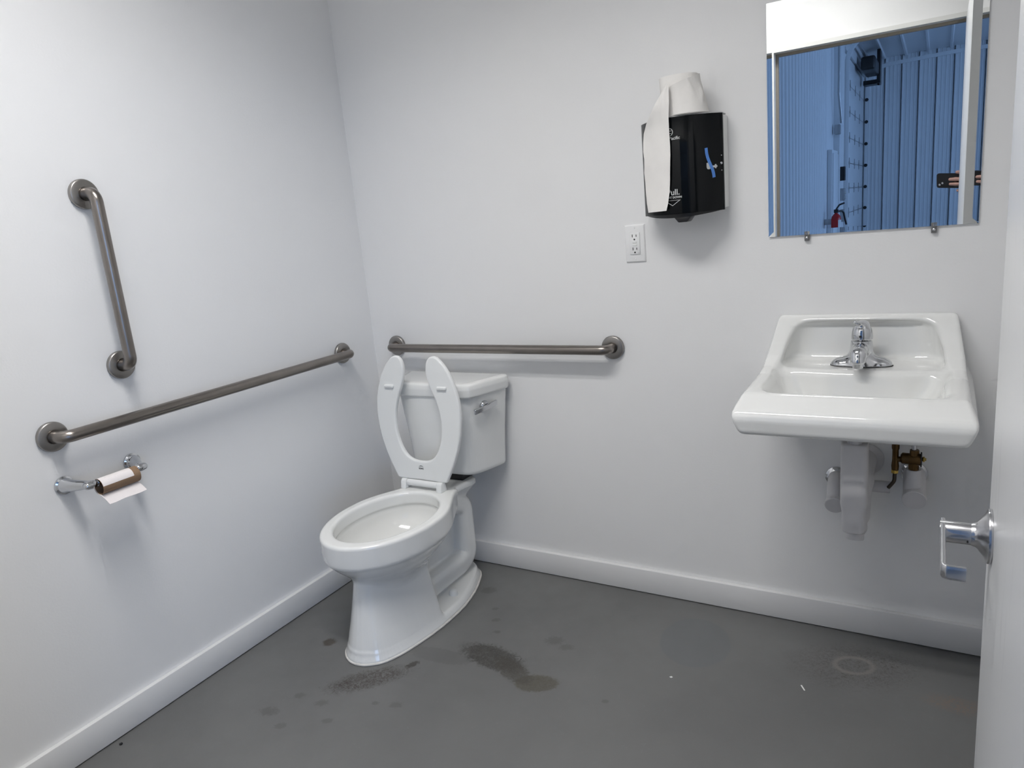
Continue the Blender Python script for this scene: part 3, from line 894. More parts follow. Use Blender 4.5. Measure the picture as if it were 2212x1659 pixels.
# towel roll standing on the dispenser, last sheet hanging over the front
pr = thing('paper_towel_roll', (1.325, -0.078, DZ1 + 0.002), 'white paper towel roll standing on the dispenser, end sheet hanging down its front', 'paper towel')
def roll_pt(a, h, off=0.0):
    """a = angle, h = 0..1 up the roll"""
    r = 0.0625 * (1 - h) + 0.0535 * h + 0.0008 * math.sin(3 * a + 4 * h) + off
    cx = 1.327 * (1 - h) + 1.3115 * h; cy = -0.077
    return (cx + r * math.cos(a), cy + r * 0.88 * math.sin(a), DZ1 + 0.003 + 0.107 * h)
g = [[roll_pt(a, h) for a in np.linspace(0, 2 * math.pi, 65)] for h in np.linspace(0, 1, 8)]
g.append([tuple(np.array(roll_pt(a, 1)) * [1, 1, 1] * 1.0 + (np.array([1.3115, -0.077, DZ1 + 0.110]) - np.array(roll_pt(a, 1))) * 0.62) for a in np.linspace(0, 2 * math.pi, 65)])
g.append([tuple(np.array(roll_pt(a, 0.2)) + (np.array([1.3237, -0.077, DZ1 + 0.03]) - np.array(roll_pt(a, 0.2))) * 0.62) for a in np.linspace(0, 2 * math.pi, 65)])
add('roll', grid(g), M_PAPER, pr, 50)
# wrap round the front of the roll under the diagonal fold
g = []
for i, s in enumerate(np.linspace(0, 1, 26)):
    a = math.radians(-104 + 119 * s)                 # left front -> right side
    top = 0.70 + 0.285 * min(1, (s / 0.85)) ** 0.8
    row = []
    for j, q in enumerate(np.linspace(0, 1, 14)):
        h = 0.02 + (top - 0.02) * q
        fold = 0.0018 + 0.0050 * max(0, (q - 0.72) / 0.28) ** 2 * (1 - 0.6 * s)
        fold += 0.0055 * math.exp(-((s - 0.42 + 0.35 * (h - 0.75)) / 0.035) ** 2) * math.exp(-((h - 0.72) / 0.18) ** 2)
        fold += 0.0060 * math.exp(-((s - 0.74 - 0.15 * (h - 0.5)) / 0.04) ** 2) * math.exp(-((h - 0.48) / 0.16) ** 2)
        fold += 0.0045 * math.exp(-((s - 0.12) / 0.10) ** 2) * math.exp(-((h - 0.55) / 0.25) ** 2)
        fold -= 0.0012 * math.exp(-((s - 0.58) / 0.07) ** 2) * math.exp(-((h - 0.45) / 0.2) ** 2)
        row.append(roll_pt(a, h, fold))
    g.append(row)
add('wrapped_sheet', thick(grid(g), 0.0006), M_PAPER, pr, 80)
def P_on(u, v, y):
    r = CAM_R.T @ np.array([(u - 1106) / 1536.56, -(v - 829.5) / 1536.56, -1]); t = (y - CAM_POS[1]) / r[1]
    return CAM_POS + t * r
# edges of the hanging sheet: (x_left, z_left, y_left, x_right, z_right, y_right)
rowsH = []
for (xl, zl, yl, xr, zr, yr) in [
    (1.2935, 1.6360, -0.1325, 1.3025, 1.6310, -0.140), (1.277, 1.6085, -0.138, 1.3035, 1.6090, -0.144), (1.262, 1.5880, -0.138, 1.3030, 1.5850, -0.146), (1.245, 1.5640, -0.132, 1.3015, 1.5640, -0.146),
    (1.2235, 1.5430, -0.108, 1.3005, 1.5440, -0.145), (1.2085, 1.5180, -0.093, 1.3003, 1.5200, -0.143), (1.2060, 1.4950, -0.093, 1.3000, 1.4950, -0.142), (1.2065, 1.4700, -0.096, 1.3000, 1.4700, -0.142),
    (1.2100, 1.4490, -0.100, 1.2998, 1.4480, -0.142), (1.2080, 1.4280, -0.098, 1.2985, 1.4250, -0.141), (1.2045, 1.4100, -0.093, 1.2975, 1.4050, -0.141), (1.2070, 1.3850, -0.095, 1.2960, 1.3800, -0.141),
    (1.2090, 1.3550, -0.097, 1.2930, 1.3500, -0.141), (1.2110, 1.3250, -0.099, 1.2880, 1.3200, -0.141), (1.2145, 1.2975, -0.102, 1.2820, 1.2985, -0.140)]:
    row = []
    for q in np.linspace(0, 1, 14):
        x = xl + (xr - xl) * q; z = zl + (zr - zl) * q
        yb = fy(x, 0.004) if z < DZ1 else -1
        y = yl + (yr - yl) * q - 0.004 * math.sin(math.pi * q) + 0.0016 * math.sin(9 * q + z * 55)
        row.append((x, min(y, yb) if z < DZ1 else y, z))
    rowsH.append(row)
add('hanging_sheet', thick(grid(np.array(rowsH)[:, ::-1]), -0.0006), M_PAPER, pr, 80)

# ------------------------------------------------------------------ mirror
MX0, MX1, MZ0, MZ1 = 1.5325, 2.0320, 1.1990, 1.8080
mr = thing('mirror', ((MX0 + MX1) / 2, 0, MZ0), 'frameless rectangular mirror on the back wall above the sink', 'mirror')
bw, bd = 0.0135, 0.00036
outer = [(MX0, -0.006 - bd, MZ0), (MX1, -0.006 - bd, MZ0), (MX1, -0.006 - bd, MZ1), (MX0, -0.006 - bd, MZ1)]
inner = [(MX0 + bw, -0.006, MZ0 + bw), (MX1 - bw, -0.006, MZ0 + bw), (MX1 - bw, -0.006, MZ1 - bw), (MX0 + bw, -0.006, MZ1 - bw)]
bk = [(p[0], 0.0, p[2]) for p in outer]
add('mirror_glass', (np.array(inner), [(0, 1, 2, 3)]), M_MIRROR, mr, None)
add('bevelled_edge', (np.array(outer + inner), [(0, 1, 5, 4), (1, 2, 6, 5), (2, 3, 7, 6), (3, 0, 4, 7)]), M_MIRROR, mr, None)
add('backing', (np.array(outer + bk), [(0, 4, 5, 1), (1, 5, 6, 2), (2, 6, 7, 3), (3, 7, 4, 0), (4, 7, 6, 5)]), M_GREYPL, mr, None)
for xc in (1.634, 1.937):
    cl = add('clip', join(rbox(xc - 0.0065, xc + 0.0065, -0.0045, 0.0, MZ0 - 0.017, MZ0 - 0.001, 0.001, 2), rbox(xc - 0.0065, xc + 0.0065, -0.0095, -0.0068, MZ0 - 0.017, MZ0 + 0.009, 0.001, 2)), M_CLEAR, mr)
    add('clip_screw', lathe([(0.0034, 0), (0.0034, 0.0012), (0.0018, 0.0022)], (xc, -0.0096, MZ0 - 0.009), (0, -1, 0), 16), M_SATIN, cl)

# ------------------------------------------------------------------ wash basin
KX = 1.7795
sink = thing('wall_sink', (KX, 0, 0.70), 'white wall-hung ceramic sink with raised back under the mirror', 'sink')
PROF = fillet([(p[0], p[1], 0) for p in [(-0.002, 0.70), (-0.002, 0.977), (-0.022, 0.977), (-0.050, 0.953), (-0.085, 0.912), (-0.120, 0.880), (-0.160, 0.860), (-0.210, 0.850), (-0.402, 0.8445), (-0.461, 0.802), (-0.455, 0.752), (-0.43, 0.747), (-0.36, 0.742), (-0.28, 0.705), (-0.15, 0.69)]], 0.03, 5)[:, :2]
HW_T = smooth_table([0.66, 0.70, 0.75, 0.78, 0.80, 0.815, 0.846, 0.875, 0.93, 0.98], [0.205, 0.220, 0.238, 0.2505, 0.2550, 0.2515, 0.2380, 0.2335, 0.2235, 0.2145])
def sink_sdf(x, y, z):
    u = np.abs(x - KX)
    d = poly_sdf(y, z, [tuple(p) for p in PROF])
    hw = np.interp(z, *HW_T)
    hw = hw + np.interp(y, [-0.42, -0.05], [0, 0.003])
    d = smax(d, (u - hw) * 0.93, 0.012)
    # recess of the back with the tap deck
    hwr = np.interp(z, [0.85, 0.90, 0.96], [0.197, 0.186, 0.172])
    rec = smax(smax((u - hwr) * 0.95, y + 0.022 - 0.10 * np.clip(z - 0.86, 0, 1), 0.07), 0.8505 - z, 0.024)
    rec = smax(rec, z - 0.960, 0.02)
    d = smax(d, -rec, 0.014)
    # basin
    dep = np.clip(0.85 - z, 0, 1)
    sl = 0.22 * dep + 2.2 * dep ** 2
    qx = u - (0.199 - sl)
    yc = -0.272
    back = -0.166 + 0.020 * (u / 0.19) ** 2
    qy = np.maximum(y - (back - sl * 0.6), -(y) - (0.377 - sl * 0.7))
    bas = smax(smax(qx, qy, 0.055), 0.728 - z, 0.035)
    return smax(d, -bas, 0.020)
add('basin', sdf_mesh(sink_sdf, (KX - 0.275, -0.478, 0.66), (KX + 0.275, 0.006, 0.992), 0.0052), M_CERAMIC, sink, 180)
add('drain', lathe([(0.0225, 0.0), (0.0225, 0.002), (0.016, 0.003), (0.014, 0.001)], (KX, -0.262, 0.7275), (0, 0, 1), 32), M_CHROME, sink)
# tap
FX, FY_, FZ = 1.7815, -0.092, 0.8505
fc = thing('faucet', (FX, FY_, FZ), 'chrome single-lever faucet on the sink deck', 'faucet')
def faucet_sdf(x, y, z):
    u, v, h = x - FX, y - FY_, z - FZ
    mound = (np.sqrt((np.maximum(np.abs(u) - 0.040, 0) / 0.0360) ** 2 + (v / 0.0275) ** 2 + (h / 0.0235) ** 2) - 1) * 0.022
    col_ = capsule(u, v, h, (0, 0, 0.0), (0, 0, 0.095), 0.0310, 0.0240)
    col_ = smax(col_, h - 0.068, 0.003)
    sp = smin(capsule(u, v, h, (0, -0.012, 0.048), (0, -0.086, 0.046), 0.0200, 0.0175), capsule(u, v, h, (0, -0.086, 0.046), (0, -0.096, 0.030), 0.0175, 0.0178), 0.012)
    sp = smax(sp, 0.026 - h, 0.003)
    col2 = np.where(h > -0.01, col_, col_)
    d = smin(smin(mound, col2, 0.022), sp, 0.010)
    return smax(d, -h + 0.002, 0.002)
add('faucet_body', sdf_mesh(faucet_sdf, (FX - 0.084, FY_ - 0.125, FZ - 0.004), (FX + 0.084, FY_ + 0.040, FZ + 0.078), 0.0024), M_CHROME, fc, 180)
add('base_gasket', join(lathe([(0.031, 0.0), (0.031, 0.0028)], (0, 0, 0), (0, 0, 1), 48)), M_BLACK, fc)
gb = [o for o in fc.children if o.name.startswith('base_gasket')][0]
for v_ in gb.data.vertices:
    c0 = np.array(v_.co) + root_loc(fc)
    v_.co = Vector((FX + c0[0] * 2.46, FY_ + c0[1] * 0.88, FZ - 0.0004 + c0[2])) - Vector(root_loc(fc))
def handle_sdf(x, y, z):
    u, v, h = x - FX - 0.001, y - FY_ - 0.001, z - FZ
    dome = (np.sqrt((u / 0.0262) ** 2 + (v / 0.0262) ** 2 + (np.maximum(h - 0.078, 0) / 0.040) ** 2) - 1) * 0.0255
    dome = smax(dome, 0.0705 - h, 0.003)
    lv = capsule(u, v, h, (0.004, 0.006, 0.110), (-0.014, -0.034, 0.1225), 0.0095, 0.0055)
    lv = smax(lv, np.abs(h - 0.114 + 0.2 * v) - 0.0055, 0.005)
    return smin(dome, lv, 0.010)
add('faucet_handle', sdf_mesh(handle_sdf, (FX - 0.034, FY_ - 0.052, FZ + 0.066), (FX + 0.034, FY_ + 0.034, FZ + 0.134), 0.0022), M_CHROME, fc, 180)
add('aerator', lathe([(0.0115, 0), (0.0125, 0.001), (0.0125, 0.010), (0.0150, 0.011), (0.0155, 0.014)], (FX, FY_ - 0.096, FZ + 0.0135), (0, 0, 1), 32), M_CHROME, fc)
add('red_blue_dot', lathe([(0.0032, 0), (0.0032, 0.001)], (FX - 0.001, FY_ - 0.0262, FZ + 0.082), (0, -1, 0.1), 16), M_DARK, fc)

# ------------------------------------------------------------------ plumbing under the sink
tr = thing('drain_trap', (1.7785, -0.2, 0.40), 'white covered drain trap hanging under the sink', 'drain pipe')
PX = 1.7785
def trap_sdf(x, y, z):
    u = x - PX
    # flattened cover of the tail piece
    leg = smax(smax(np.abs(u) - np.interp(z, [0.47, 0.50], [0.027, 0.0325]), np.abs(y + 0.200) - 0.026, 0.016), np.maximum(z - 0.668, 0.42 - z), 0.006)
    bend = capsule(u, y, z, (0, -0.200, 0.455), (0, -0.165, 0.418), 0.0262)
    bend = smin(bend, capsule(u, y, z, (0, -0.165, 0.418), (0, -0.115, 0.43), 0.0255), 0.02)
    up = capsule(u, y, z, (0.006, -0.115, 0.43), (0.010, -0.100, 0.52), 0.027)
    arm = capsule(u, y, z, (0.010, -0.100, 0.535), (0.014, -0.004, 0.560), 0.027)
    return smin(smin(leg, bend, 0.012), smin(up, arm, 0.02), 0.012)
add('trap_cover', sdf_mesh(trap_sdf, (PX - 0.045, -0.236, 0.380), (PX + 0.062, 0.004, 0.676), 0.0035), M_FOAM, tr, 180)
add('tail_pipe', lathe([(0.019, 0), (0.019, 0.075)], (PX, -0.2, 0.66), (0, 0, 1), 28), M_FOAM, tr)
add('bend_collar', lathe([(0.0225, 0), (0.0235, 0.002), (0.0235, 0.016), (0.0215, 0.019)], (PX + 0.001, -0.178, 0.386), (0.0, 0.25, 1), 32), M_FOAM, tr)
add('wall_flange', lathe([(0.046, 0), (0.046, 0.004), (0.040, 0.008), (0.028, 0.010)], (PX + 0.013, 0, 0.556), (0, -1, 0), 40), M_FOAM, tr)
add('arm_cover', tube([(PX + 0.03, -0.060, 0.499), (PX + 0.078, -0.060, 0.499)], 0.0165, 24), M_FOAM, tr)
def stop_cover(label, cx, cz, wy, wz, yf, rr, neck):
    t = thing('supply_valve_cover', (cx, -0.05, cz - 0.04), label, 'valve cover', 'white valve covers under the sink')
    add('escutcheon', lathe([(0.033, 0), (0.0325, 0.003), (0.024, 0.010), (0.0125, 0.012)], (cx - 0.002, 0, wz), (0, -1, 0), 40), M_CHROME, t)
    add('cover_barrel', tube(fillet([(cx - 0.002, -0.008, wz), (cx, -0.05, wz - 0.004), (cx + 0.002, yf + 0.02, cz + 0.005), (cx + 0.002, yf + 0.003, cz)], 0.03, 6), rr - 0.002, 32), M_FOAM, t)
    d = np.array([0.0, -1, -0.28]); d /= np.linalg.norm(d)
    add('cover_cap', lathe([(rr - 0.001, 0), (rr, 0.001), (rr, 0.012), (rr - 0.0015, 0.0135)], (cx + 0.002, yf + 0.012, cz + 0.003), d, 40), M_FOAM, t)
    if neck:
        add('cover_neck', lathe([(0.0235, 0), (0.0220, 0.02), (0.0180, 0.050), (0.0182, 0.066)], (cx - 0.002, yf + 0.030, cz + 0.012), (0, 0, 1), 32), M_FOAM, t)
    return t
stop_cover('white valve cover left of the drain trap under the sink', 1.7185, 0.447, 0, 0.492, -0.108, 0.0255, False)
stop_cover('white valve cover below the brass valve under the sink', 1.9140, 0.487, 0, 0.525, -0.108, 0.0295, True)
# brass mixing valve
bv = thing('mixing_valve', (1.90, -0.10, 0.56), 'small aged brass mixing valve between sink and pipe cover', 'valve')
vy = -0.085
add('valve_body', join(lathe([(0.010, 0), (0.0150, 0.004), (0.0150, 0.020), (0.0160, 0.021), (0.0160, 0.047), (0.0145, 0.049)], (1.880, vy, 0.596), (1, 0, -0.03), 28),
                       lathe([(0.0115, 0), (0.0125, 0.03), (0.011, 0.055)], (1.9125, vy, 0.566), (0, 0, 1), 24),
                       lathe([(0.013, 0), (0.013, 0.014), (0.0105, 0.016)], (1.9105, vy, 0.5685), (0, 0, 1), 6)), M_BRASS, bv)
add('cap_plate', rbox(1.9265, 1.9305, vy - 0.016, vy + 0.016, 0.579, 0.612, 0.002, 2), M_DARK, bv)
add('adjusting_stem', lathe([(0.0045, 0), (0.0075, 0.003), (0.0075, 0.0065), (0.004, 0.007), (0.004, 0.010)], (1.930, vy, 0.5965), (1, 0, 0), 8), M_BRASSB, bv)
add('side_tee', join(lathe([(0.0085, 0), (0.0095, 0.012), (0.0078, 0.03), (0.0078, 0.058), (0.0095, 0.062), (0.0095, 0.09)], (1.868, vy, 0.560), (0, 0, 1), 24),
                     lathe([(0.0075, 0), (0.0075, 0.018)], (1.868, vy, 0.592), (1, 0, 0), 20)), M_BRASS, bv)
add('compression_nut', lathe([(0.0085, 0), (0.0095, 0.001), (0.0095, 0.009), (0.008, 0.010)], (1.8675, vy, 0.552), (0, 0, 1), 6), M_BRASSB, bv)
add('copper_supply', tube(fillet([(1.8675, vy, 0.556), (1.8670, vy, 0.528), (1.853, vy + 0.01, 0.504)], 0.025, 8), 0.0048, 16), M_COPPER, bv)
add('riser', join(tube([(1.8685, vy, 0.648), (1.8685, vy - 0.004, 0.715)], 0.0055, 16), tube([(1.9115, vy, 0.618), (1.909, vy, 0.715)], 0.0060, 16)), M_SATIN, bv)

# ------------------------------------------------------------------ crumbs on the floor
def chip(name, pts, z, mat, label):
    return tag(add(name, bevel(prism(pts, lambda a, b: (a, b, 0.0002), lambda a, b: (a, b, z)), 0.0005, 1), mat), label, 'debris')
chip('paper_scrap', [(1.327, -0.431), (1.333, -0.434), (1.337, -0.429), (1.332, -0.426)], 0.002, M_CHIP, 'tiny white scrap on the floor below the paint patch')
chip('plastic_sliver', [(1.664, -0.329), (1.667, -0.327), (1.679, -0.347), (1.676, -0.349)], 0.002, M_CHIP, 'thin white sliver lying on the floor in front of the sink')
chip('dark_pellet', [(0.039, -1.294), (0.043, -1.296), (0.047, -1.293), (0.046, -1.288), (0.041, -1.287)], 0.004, M_DARK, 'small black pellet on the floor beside the left baseboard')

# ------------------------------------------------------------------ hall behind the camera, seen in the mirror
HX0, HX1, HY1, HZC = 0.515, 9.1, -16.0, 3.95
struct('hall_floor', box(HX0 - 0.3, HX1 + 0.3, HY1 - 0.3, FW_OUT - 0.002, -0.1, -0.001), M_CONC)
def ribbed(width, prof, depth, z0, z1):
    """closed prism: ribbed front towards +n, along t = 0..width"""
    pts = [(p[0], p[1]) for p in prof] + [(width, -depth), (0, -depth)]
    return pts
sp_ = 0.21
sprof = []
for k in range(4):
    b0_ = k * sp_
    sprof += [(b0_ + 0.0, 0), (b0_ + 0.085, 0), (b0_ + 0.105, 0.030), (b0_ + 0.19, 0.030)]
sprof += [(4 * sp_, 0)]
side = struct('wall_hall_side', box(HX0 - 0.3, HX0 - 0.081, HY1 - 0.3, FW_OUT - 0.002, 0, HZC), M_METALW)
y_ = -2.02
first = None
while y_ - 0.84 > -10.3:
    if first is None:
        first = add('panel', prism(ribbed(0.84, sprof, 0.05, 0, 0), lambda a, b: (HX0 + b - 0.03, y_ - a, 0), lambda a, b: (HX0 + b - 0.03, y_ - a, HZC)), M_METALW, side, 20)
    else:
        copy_part(first, side, (0, y_ + 2.02, 0))
    y_ -= 0.84
far = struct('wall_hall_far', box(HX0 - 0.05, HX1 + 0.3, HY1 - 0.25, HY1 - 0.05, 0, HZC), M_METALW)
fprof = [(0, 0), (0.003, -0.045), (0.021, -0.045), (0.024, 0.034), (0.044, 0.034), (0.058, 0), (0.10, 0), (0.106, 0.006), (0.124, 0.006), (0.130, 0), (0.175, 0), (0.181, 0.006), (0.199, 0.006), (0.205, 0), (0.25, 0), (0.256, 0.006), (0.274, 0.006), (0.28, 0), (0.315, 0)]
first = None
for k in range(27):
    x0_ = HX0 + 0.02 + 0.315 * k
    if first is None:
        first = add('panel', prism(ribbed(0.315, fprof, 0.05, 0, 0), lambda a, b: (x0_ + a, HY1 + b, 0.42), lambda a, b: (x0_ + a, HY1 + b, HZC)), M_METALW, far, 20)
    else:
        copy_part(first, far, (0.315 * k, 0, 0))
add('base_trim', box(HX0 - 0.04, HX1, HY1 - 0.05, HY1 + 0.045, 0, 0.42), M_METALW, far)
hc = struct('hall_ceiling', box(HX0 - 0.3, HX1 + 0.3, HY1 - 0.3, FW_OUT - 0.002, HZC, HZC + 0.2), M_METALW)
for k in range(22):
    x0_ = HX0 + 0.3 + 0.40 * k
    add('ceiling_rib', prism([(0, 0), (0.02, -0.03), (0.05, -0.03), (0.07, 0)], lambda a, b: (x0_ + a, HY1, HZC + b), lambda a, b: (x0_ + a, FW_OUT - 0.01, HZC + b)), M_METALW, hc, 20)
struct('wall_hall_near', join(box(HX0 - 0.3, -0.11, FW_OUT - 0.002, FW_OUT + 0.1, 0, HZC), box(RX + 0.11, HX1 + 0.3, FW_OUT - 0.002, FW_OUT + 0.1, 0, HZC), box(-0.11, RX + 0.11, FW_OUT - 0.002, FW_OUT + 0.1, CZ + 0.09, HZC)), M_METALW)
struct('wall_hall_right', join(box(HX1, HX1 + 0.2, -4.9, FW_OUT - 0.002, 0, HZC), box(HX1, HX1 + 0.2, HY1, -13.1, 0, HZC), box(HX1, HX1 + 0.2, -13.1, -4.9, 3.4, HZC)), M_METALW)
# corner post and flashing before the overhead door
post = struct('trim_2', rbox(HX0 - 0.08, HX0 - 0.002, -10.75, -9.585, 0, HZC - 0.001, 0.004, 2), M_METALW)
add('flashing', rbox(HX0 - 0.03, HX0 + 0.085, -10.46, -10.36, 0, HZC - 0.04, 0.006, 2), M_METALW, post)
# overhead door on the side wall: sections with hinges, curved tracks with rollers, dark operator
od = thing('overhead_door', (HX0, -13.5, 0), 'closed white sectional overhead door with curved tracks, seen in the mirror', 'overhead door')
ya, yb_ = -11.60, -15.35
sec = None
for k in range(8):
    z0_ = 0.02 + 0.44 * k
    add('section', rbox(HX0 - 0.045, HX0, yb_, ya, z0_, z0_ + 0.432, 0.006, 2), M_METALW, od)
hg = None
for k in range(1, 8):
    for yy in (-11.75, -12.62, -13.55, -14.45):
        z0_ = 0.02 + 0.44 * k
        if hg is None:
            hg = add('hinge', join(box(HX0 - 0.001, HX0 + 0.012, yy - 0.05, yy + 0.05, z0_ - 0.03, z0_ + 0.025), box(HX0 - 0.001, HX0 + 0.010, yy - 0.018, yy + 0.018, z0_ - 0.09, z0_ + 0.09)), M_GALV, od)
            h0 = (yy, z0_)
        else:
            copy_part(hg, od, (0, yy - h0[0], z0_ - h0[1]))
for yy in (ya + 0.06, yb_ - 0.06):
    pth = fillet([(HX0 + 0.06, yy, 0), (HX0 + 0.06, yy, 3.72), (HX0 + 3.6, yy, 3.80)], 0.42, 14)
    V_, F_ = [], []
    rws = []
    for i, p in enumerate(pth):
        t = pth[min(i + 1, len(pth) - 1)] - pth[max(i - 1, 0)]; t /= np.linalg.norm(t)
        n_ = np.cross(t, (0, 1, 0)); n_ /= np.linalg.norm(n_)
        rws.append([p + n_ * 0.035 + np.array([0, 0.02, 0]), p + n_ * 0.035 - np.array([0, 0.02, 0]), p - n_ * 0.035 - np.array([0, 0.02, 0]), p - n_ * 0.035 + np.array([0, 0.02, 0]), p + n_ * 0.035 + np.array([0, 0.02, 0])])
    add('track', grid(rws), M_METALW, od, 30)
    for k in range(1, 8 if yy < -13 else 0):
        add('roller', lathe([(0.035, 0), (0.035, 0.05)], (HX0 + 0.055, yy - 0.025, 0.02 + 0.44 * k), (0, 1, 0), 12), M_BLACK, od)
dfr = struct('trim_3', join(box(HX0 - 0.05, HX0 + 0.03, -11.5, -10.76, 0, HZC - 0.04), box(HX0 - 0.05, HX0 + 0.03, -15.90, -15.45, 0, HZC - 0.04), box(HX0 - 0.05, HX0 + 0.03, -15.45, -11.5, 3.56, HZC - 0.04)), M_METALW)
add('torsion_shaft', lathe([(0.03, 0), (0.03, 3.9)], (HX0 + 0.14, -15.4, 3.74), (0, 1, 0), 14), M_GALV, od)
op = thing('door_operator', (HX0 + 0.25, -13.9, 3.3), 'black motor operator at the top corner of the overhead door, in the mirror', 'motor')
add('motor_case', bevel(box(HX0 + 0.10, HX0 + 0.34, -14.5, -13.4, 3.42, 3.66), 0.04, 3), M_BLACK, op)
add('bracket', join(box(HX0 + 0.30, HX0 + 0.36, -14.8, -14.4, 3.28, 3.90), box(HX0 + 0.06, HX0 + 0.34, -14.75, -14.45, 3.28, 3.36)), M_BLACK, op)
# wall fittings beside it
bx_ = thing('electrical_box', (HX0, -10.25, 2.1), 'grey junction box with conduit on the corner post, in the mirror', 'electrical box')
add('box', rbox(HX0 + 0.03, HX0 + 0.11, -10.30, -10.18, 2.14, 2.28, 0.01, 2), M_GALV, bx_)
add('conduit', tube(fillet([(HX0 + 0.10, -10.10, 3.9), (HX0 + 0.10, -10.08, 2.7), (HX0 + 0.12, -10.24, 2.30)], 0.1, 5), 0.02, 10), M_GALV, bx_)
cp_ = thing('control_panel', (HX0 + 0.03, -10.95, 1.35), 'small wall controls beside the overhead door, in the mirror', 'control panel')
add('box', rbox(HX0 + 0.032, HX0 + 0.11, -11.02, -10.88, 1.46, 1.68, 0.008, 2), M_BLACK, cp_)
for z0_ in (1.14, 0.80):
    b_ = add('button_box', rbox(HX0 + 0.03, HX0 + 0.09, -11.16, -11.04, z0_, z0_ + 0.2, 0.008, 2), M_GALV, cp_)
    for dz in (0.05, 0.13):
        add('button', lathe([(0.022, 0), (0.022, 0.02)], (HX0 + 0.09, -11.10, z0_ + dz), (1, 0, 0), 12), M_PLASTIC, b_)
# recessed white man door leaf in front of the post
nd = thing('cabinet', (HX0, -9.75, 0), 'pale wall cabinet between ribbed wall and corner post, in the mirror', 'cabinet')
add('body', rbox(HX0 + 0.0, HX0 + 0.07, -10.28, -9.62, 0.05, 1.90, 0.01, 2), M_METALW, nd)
add('cabinet_door', rbox(HX0 + 0.07, HX0 + 0.085, -10.24, -9.66, 0.10, 1.85, 0.004, 2), M_METALW, nd)
# fire extinguisher
ex = thing('fire_extinguisher', (HX0 + 0.17, -9.32, 0.55), 'red fire extinguisher with black hose on the ribbed wall, in the mirror', 'fire extinguisher')
EX, EY = HX0 + 0.16, -9.32
add('cylinder', lathe([(0.058, 0), (0.064, 0.01), (0.066, 0.03), (0.066, 0.36), (0.058, 0.40), (0.035, 0.43), (0.02, 0.445), (0.02, 0.46)], (EX, EY, 0.55), (0, 0, 1), 32), M_RED, ex)
add('valve_head', rbox(EX - 0.03, EX + 0.03, EY - 0.025, EY + 0.025, 1.00, 1.05, 0.008, 2), M_BLACK, ex)
add('carry_handle', tube(fillet([(EX, EY, 1.05), (EX + 0.04, EY - 0.03, 1.11), (EX + 0.10, EY - 0.06, 1.13)], 0.03, 5), 0.012, 10), M_BLACK, ex)
add('hose', tube(fillet([(EX, EY - 0.02, 1.02), (EX + 0.08, EY - 0.12, 1.02), (EX + 0.12, EY - 0.16, 0.82)], 0.05, 6), 0.014, 12), M_BLACK, ex)
g = [[(EX + 0.0675 * math.cos(a), EY + 0.0675 * math.sin(a), z_) for a in np.linspace(math.radians(-30), math.radians(60), 10)] for z_ in (0.72, 0.90)]
add('paper_label', grid(g), M_PRINT, ex, 60)
add('wall_bracket', rbox(HX0 - 0.03, EX - 0.06, EY - 0.02, EY + 0.02, 0.84, 0.92, 0.005, 2), M_GALV, ex)

# ------------------------------------------------------------------ the phone and the hand that hold the view, seen in the mirror
Rr, Uu, Bk = CAM_R[0], CAM_R[1], CAM_R[2]
def PL(a, b, c):
    """phone frame: a to the right, b up, c towards the scene"""
    return CAM_POS + Rr * a + Uu * b - Bk * c
def phone_vf(a0, a1, b0, b1, c0, c1, r):
    V, F = rbox(a0, a1, b0, b1, c0, c1, r, 4)
    return np.array([PL(*p) for p in V]), F
phn = thing('phone', tuple(PL(0.057, 0, -0.03)), 'black phone held sideways by a hand, seen in the mirror', 'phone')
V, F = prism([(0.057 + 0.075 * np.sign(c) * 1, 0) for c in (1,)] * 0 + [(x, y) for x, y in [(p[0], p[1]) for p in fillet([(-0.018, 0.0, 0), (-0.018, 0.036, 0), (0.132, 0.036, 0), (0.132, -0.036, 0), (-0.018, -0.036, 0), (-0.018, 0.0, 0)], 0.011, 6)[:-1]]], lambda a, b: PL(a, b, -0.011), lambda a, b: PL(a, b, -0.0035))
add('phone_body', (V, F), M_PHONE, phn, 40)
for a, b in ((-0.002, -0.020), (0.012, -0.012)):
    add('lens', lathe([(0.0055, 0), (0.0055, 0.0016), (0.004, 0.0018)], PL(a, b, -0.0035), -Bk, 20), M_SATIN, phn)
for a, b in ((-0.004, 0.002), (-0.004, 0.016)):
    if b > 0.01 or True:
        add('lens_ring', lathe([(0.0050, 0), (0.0050, 0.0009)], PL(a - 0.003, b - 0.010 if b > 0.01 else b - 0.026, -0.0035), -Bk, 20), M_BLACK, phn)
person = thing('person', tuple(PL(0.2, 0, -0.03)), 'hand and dark-sleeved forearm of a person holding the phone, seen in the mirror', 'person')
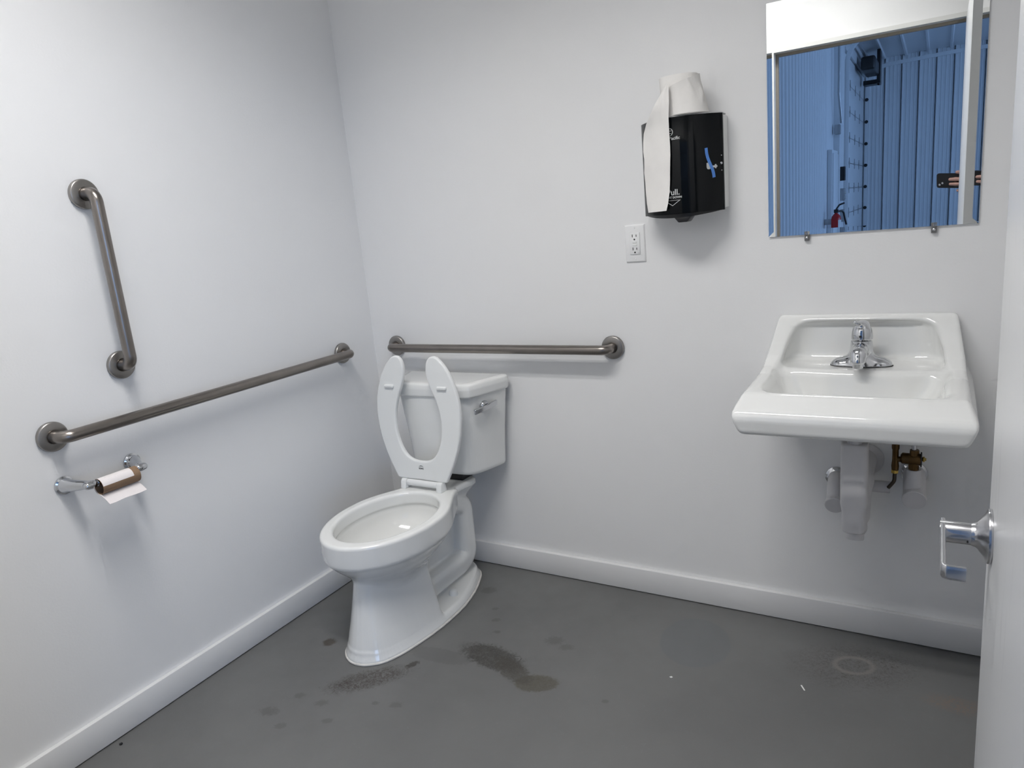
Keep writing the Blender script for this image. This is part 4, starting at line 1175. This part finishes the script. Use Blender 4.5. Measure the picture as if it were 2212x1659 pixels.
fing = [  # chains of (a, b, c) with radius
    [((0.158, 0.030, 0.004), 0.0105), ((0.125, 0.043, 0.006), 0.0100), ((0.102, 0.045, 0.005), 0.0090), ((0.086, 0.044, 0.002), 0.0080)],
    [((0.160, 0.014, 0.008), 0.0110), ((0.118, 0.013, 0.011), 0.0098), ((0.082, 0.011, 0.008), 0.0090), ((0.054, 0.009, 0.0045), 0.0078)],
    [((0.160, -0.006, 0.008), 0.0105), ((0.118, -0.011, 0.011), 0.0095), ((0.084, -0.013, 0.008), 0.0088), ((0.056, -0.014, 0.0045), 0.0076)],
    [((0.158, -0.026, 0.004), 0.0095), ((0.126, -0.042, 0.006), 0.0086), ((0.106, -0.046, 0.005), 0.0078), ((0.090, -0.046, 0.002), 0.0068)],
    [((0.176, 0.012, -0.034), 0.0135), ((0.150, 0.020, -0.026), 0.0115), ((0.118, 0.016, -0.024), 0.0100), ((0.098, 0.012, -0.021), 0.0085)]]
def hand_sdf(x, y, z):
    q = np.stack(np.broadcast_arrays(x - CAM_POS[0], y - CAM_POS[1], z - CAM_POS[2]), -1)
    a, b, c = q @ Rr, q @ Uu, -(q @ Bk)
    d = None
    for ch in fing:
        f = None
        for (p0, r0), (p1, r1) in zip(ch[:-1], ch[1:]):
            e = capsule(a, b, c, p0, p1, r0, r1)
            f = e if f is None else smin(f, e, 0.004)
        d = f if d is None else np.minimum(d, f)
    palm = smin(smin(capsule(a, b, c, (0.160, 0.026, 0.0), (0.186, 0.012, -0.030), 0.015, 0.018), capsule(a, b, c, (0.162, -0.020, 0.0), (0.186, -0.010, -0.030), 0.014, 0.018), 0.02), capsule(a, b, c, (0.165, 0.003, 0.0), (0.194, 0.0, -0.042), 0.016, 0.021), 0.02)
    wrist = capsule(a, b, c, (0.192, 0.0, -0.040), (0.212, -0.012, -0.100), 0.022, 0.026)
    d = smin(d, smin(palm, wrist, 0.02), 0.010)
    return d
cs_ = np.array([PL(a, b, c) for a in (0.035, 0.285) for b in (-0.065, 0.065) for c in (-0.135, 0.03)])
add('hand', sdf_mesh(hand_sdf, cs_.min(0), cs_.max(0), 0.0034), M_SKIN, person, 180)
add('sleeve', tube([PL(0.207, -0.009, -0.082), PL(0.210, -0.011, -0.092), PL(0.24, -0.03, -0.20), PL(0.29, -0.07, -0.36), PL(0.30, -0.08, -0.39)], [0.030, 0.036, 0.042, 0.050, 0.05], 24), M_SLEEVE, person)
